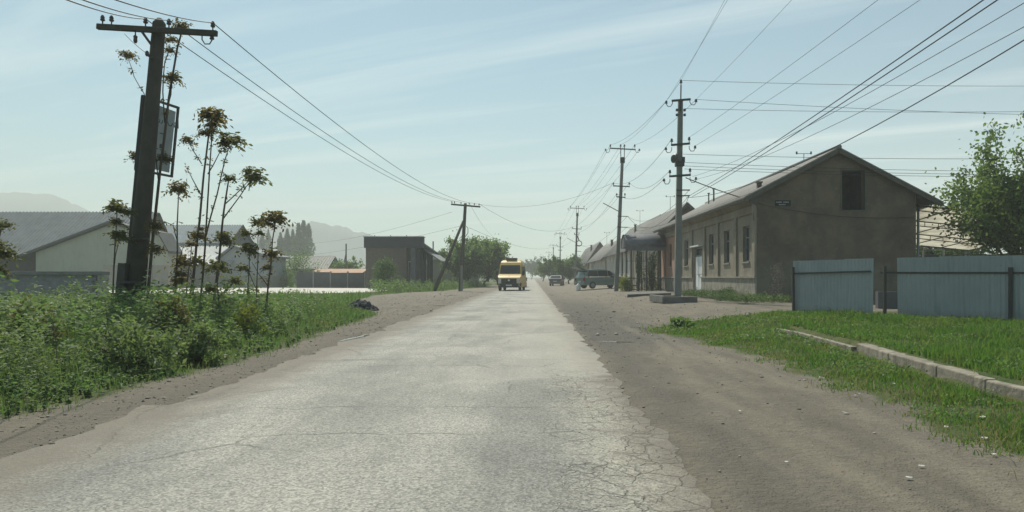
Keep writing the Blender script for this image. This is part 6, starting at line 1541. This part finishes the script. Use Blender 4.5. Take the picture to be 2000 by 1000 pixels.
# burdock clump and weeds along the house and inside the fence
bush('broadleaf_weed', 'broad-leaved weed at the tip of the right grass', (wx(1330, 18.2), 18.2, Hf(3.5, 18.2)), .30, .26, .22, 120, .15, L_LIGHT, cat='weed', seed=41)
V1, T1, s1 = weeds(1200, 7.6, 9.7, 31.2, 43, lambda x, y: (x > 8.2 + .35 * wob(x, y, .8)) * 1.0, lambda x, y: .22 + .16 * clump(x, y, 1, 2), .09, 14)
np_mesh('undergrowth', V1, T1, L_DARK, n_per=4, kind='stuff', label='creeping weeds along the plinth of the nearest house', cat='weeds')
V1, T1, s1 = weeds(700, 8.2, 13, 29.5, 32.6, lambda x, y: (wob(x, y, .9) > -.2) * 1.0, lambda x, y: .28 + 0 * x, .09, 14)
np_mesh('undergrowth', V1, T1, L_MID, n_per=4, kind='stuff', label='weeds at the foot of the brown gable', cat='weeds')
# far woodland that fades into the haze
n = 9000; side = RNG.random(n) < .6
xx = np.where(side, RNG.uniform(-260, -14, n), RNG.uniform(16, 240, n)); yy = RNG.uniform(330, 520, n); cz2 = 4 + 3.2 * wob(xx, yy, .06)
C = np.stack([xx, yy, np.abs(RNG.normal(0, .5, n)) * np.maximum(cz2, 1.5)], 1)
Vv, Tt = leaves(C, RNG.uniform(1.4, 3.2, n), RNG.uniform(1.0, 2.2, n)); np_mesh('far_woodland', Vv, Tt, L_POP, n_per=4, kind='stuff', label='far hazy woodland along the horizon', cat='woodland')

# ------------------------------------------------------------------ stones, litter, puddles, heaps
def stones(name, X_, Y_, S_, mat, **kw):
    n = len(X_); o = np.array([[1, 0, 0], [0, 1, 0], [-1, 0, 0], [0, -1, 0], [0, 0, 1], [0, 0, -1]], float)
    A = RNG.uniform(.55, 1.25, (n, 6, 3)); Z_ = H(X_, Y_); rt = RNG.uniform(0, 6.28, n)
    c_, s_ = np.cos(rt)[:, None], np.sin(rt)[:, None]
    q = o[None] * A + RNG.normal(0, .12, (n, 6, 3))
    qx = q[..., 0] * c_ - q[..., 1] * s_; qy = q[..., 0] * s_ + q[..., 1] * c_
    V = np.stack([qx * S_[:, None] + X_[:, None], qy * S_[:, None] + Y_[:, None], q[..., 2] * S_[:, None] * .6 + Z_[:, None] + S_[:, None] * .15], -1).reshape(-1, 3)
    f = np.array([[0, 1, 4], [1, 2, 4], [2, 3, 4], [3, 0, 4], [1, 0, 5], [2, 1, 5], [3, 2, 5], [0, 3, 5]])
    T = (f[None] + (np.arange(n) * 6)[:, None, None]).reshape(-1, 3)
    return np_mesh(name, V, T, mat, kind='stuff', **kw)
k = NT('stone_mix'); c = k.mix(k.pos.outputs['Random Per Island'], (.10, .095, .085), (.34, .31, .265)); STONE = k.principled(c, .9, 0, None, .2)
x, y = scatter(600, 1.0, 3.6, 3.6, 26, lambda x, y: np.clip(1.1 - (x - 1.0) * .30 - .4 * (y < 9), .12, 1) * (rg(x, y) < .1)); stones('gravel', x, y, np.minimum(.004 + RNG.exponential(.0045, len(x)) + .0006 * y, .03), STONE, label='loose stones on the right shoulder', cat='gravel')
x, y = scatter(1000, 1.0, 6.5, 14, 60, lambda x, y: (rg(x, y) < 0) | (y > 22)); stones('gravel', x, y, .010 + RNG.exponential(.011, len(x)), STONE, label='broken gravel before the houses', cat='gravel')
x, y = scatter(1300, -4.9, -3.4, 4.2, 26, lambda x, y: (lf(x, y) < .15) * 1.0); stones('gravel', x, y, np.minimum(.004 + RNG.exponential(.005, len(x)) + .0004 * y, .03), STONE, label='loose stones on the left shoulder', cat='gravel')
x, y = scatter(1200, -9.5, -3.6, 26, 64, lambda x, y: (lf(x, y) < 0) * 1.0); stones('gravel', x, y, .010 + RNG.exponential(.011, len(x)), STONE, label='stones on the left dirt apron', cat='gravel')
# litter: bits of paper and plastic in the right grass
LIT = pm('litter_white', (.52, .52, .48), (.40, .40, .37), .6)
for i, (px, py, s_) in enumerate(((1625, 676, .035), (1608, 741, .03), (1602, 738, .025), (1745, 752, .035), (1738, 742, .03), (1670, 776, .03), (1678, 773, .025), (1918, 812, .05), (1848, 836, .04), (1808, 812, .03), (1650, 808, .035), (1776, 941, .04), (1942, 892, .03), (1800, 916, .03), (1537, 908, .025), (1585, 876, .02), (1445, 810, .03), (1628, 710, .03), (1855, 780, .025), (1924, 858, .04))):
    Yd = 1850 / (py - 540)
    if px > 1900 and py < 850: Yd *= .99
    X_ = wx(px, Yd); z = Hf(X_, Yd); a = random.uniform(0, 6); m = MB()
    s_ *= .58; k2 = 7
    pts = [Vector((X_ + s_ * math.cos(6.28 * t / k2) * random.uniform(.5, 1.6), Yd + s_ * math.sin(6.28 * t / k2) * random.uniform(.4, 1.1), z + .015 + random.uniform(0, .45) * s_)) for t in range(k2)]
    m.add(pts + [sum(pts, Vector()) / k2 + Vector((0, 0, s_ * random.uniform(-.1, .25)))], [(t, (t + 1) % k2, k2) for t in range(k2)])
    m.build('litter_scrap', LIT, loc=(X_, Yd, z), label='crumpled white scrap of litter on the right verge', cat='litter', group='white litter scraps on the right verge')
# puddles
WATER = glass_mat('puddle_water', (.10, .10, .09), .05)
def puddle(label, a, b_, w):
    """shallow water lying between two spots, uneven outline"""
    ya, yb = 1850 / (a[1] - 540), 1850 / (b_[1] - 540); A, B = Vector((wx(a[0], ya), ya, 0)), Vector((wx(b_[0], yb), yb, 0))
    d = (B - A); L_ = d.length; d.normalize(); n_ = Vector((-d.y, d.x, 0)); k2 = 14; up, dn = [], []
    for i in range(k2 + 1):
        f = i / k2; e = math.sin(math.pi * min(max(f, .02), .98)) ** .6 * w
        up.append(A + d * L_ * f + n_ * e * random.uniform(.15, 1)); dn.append(A + d * L_ * f - n_ * e * random.uniform(.15, 1))
    pts = up + dn[::-1]; c_ = (A + B) / 2
    zz = max(Hf(p.x, p.y) for p in pts) + .003
    m = MB(); m.add([Vector((p.x, p.y, zz)) for p in pts], [(i, i + 1, 2 * k2 - i, 2 * k2 + 1 - i) for i in range(k2)])
    m.build('puddle', WATER, loc=(c_.x, c_.y, zz), label=label, cat='puddle', group='puddles at the road edges')
puddle('long narrow puddle along the left road edge', (664, 668), (722, 655), .10)
puddle('small shiny puddle on the right road edge', (1080, 616), (1112, 615), .45)
puddle('thin puddle streak in the right shoulder gravel', (1160, 667), (1240, 669), .07)
for i, (a, b_) in enumerate((((865, 577), (900, 577)), ((850, 587), (868, 587)), ((845, 597), (866, 597)))):
    puddle('thin wet streak on the left dirt apron, the %s of three' % ('far one', 'middle one', 'near one')[i], a, b_, .25)
# dark heap
hp = Vector((wx(705, 28), 28, Hf(wx(705, 28), 28))); n = 260
a = RNG.uniform(0, 6.28, n); r_ = np.sqrt(RNG.random(n)) * .62; xx = hp.x + r_ * np.cos(a); yy = hp.y + r_ * np.sin(a); zz = hp.z + np.maximum(0, .42 * (1 - (r_ / .62) ** 1.5)) * RNG.uniform(.5, 1, n)
m = MB()
for X_, Y_, Z_ in zip(xx, yy, zz):
    s_ = random.uniform(.04, .10); m.lathe([(s_ * .4, -s_ * .5), (s_, -.1 * s_), (s_ * .8, s_ * .4), (s_ * .2, s_ * .6)], (X_, Y_, Z_), 5, Matrix.Rotation(random.uniform(0, 6), 3, 'X'))
m.build('rubble_heap', pm('dark_spoil', (.060, .062, .068), (.10, .10, .105), .9, 8, .4, 30), loc=tuple(hp), kind='stuff', label='small dark heap of spoil at the end of the left bank', cat='heap')
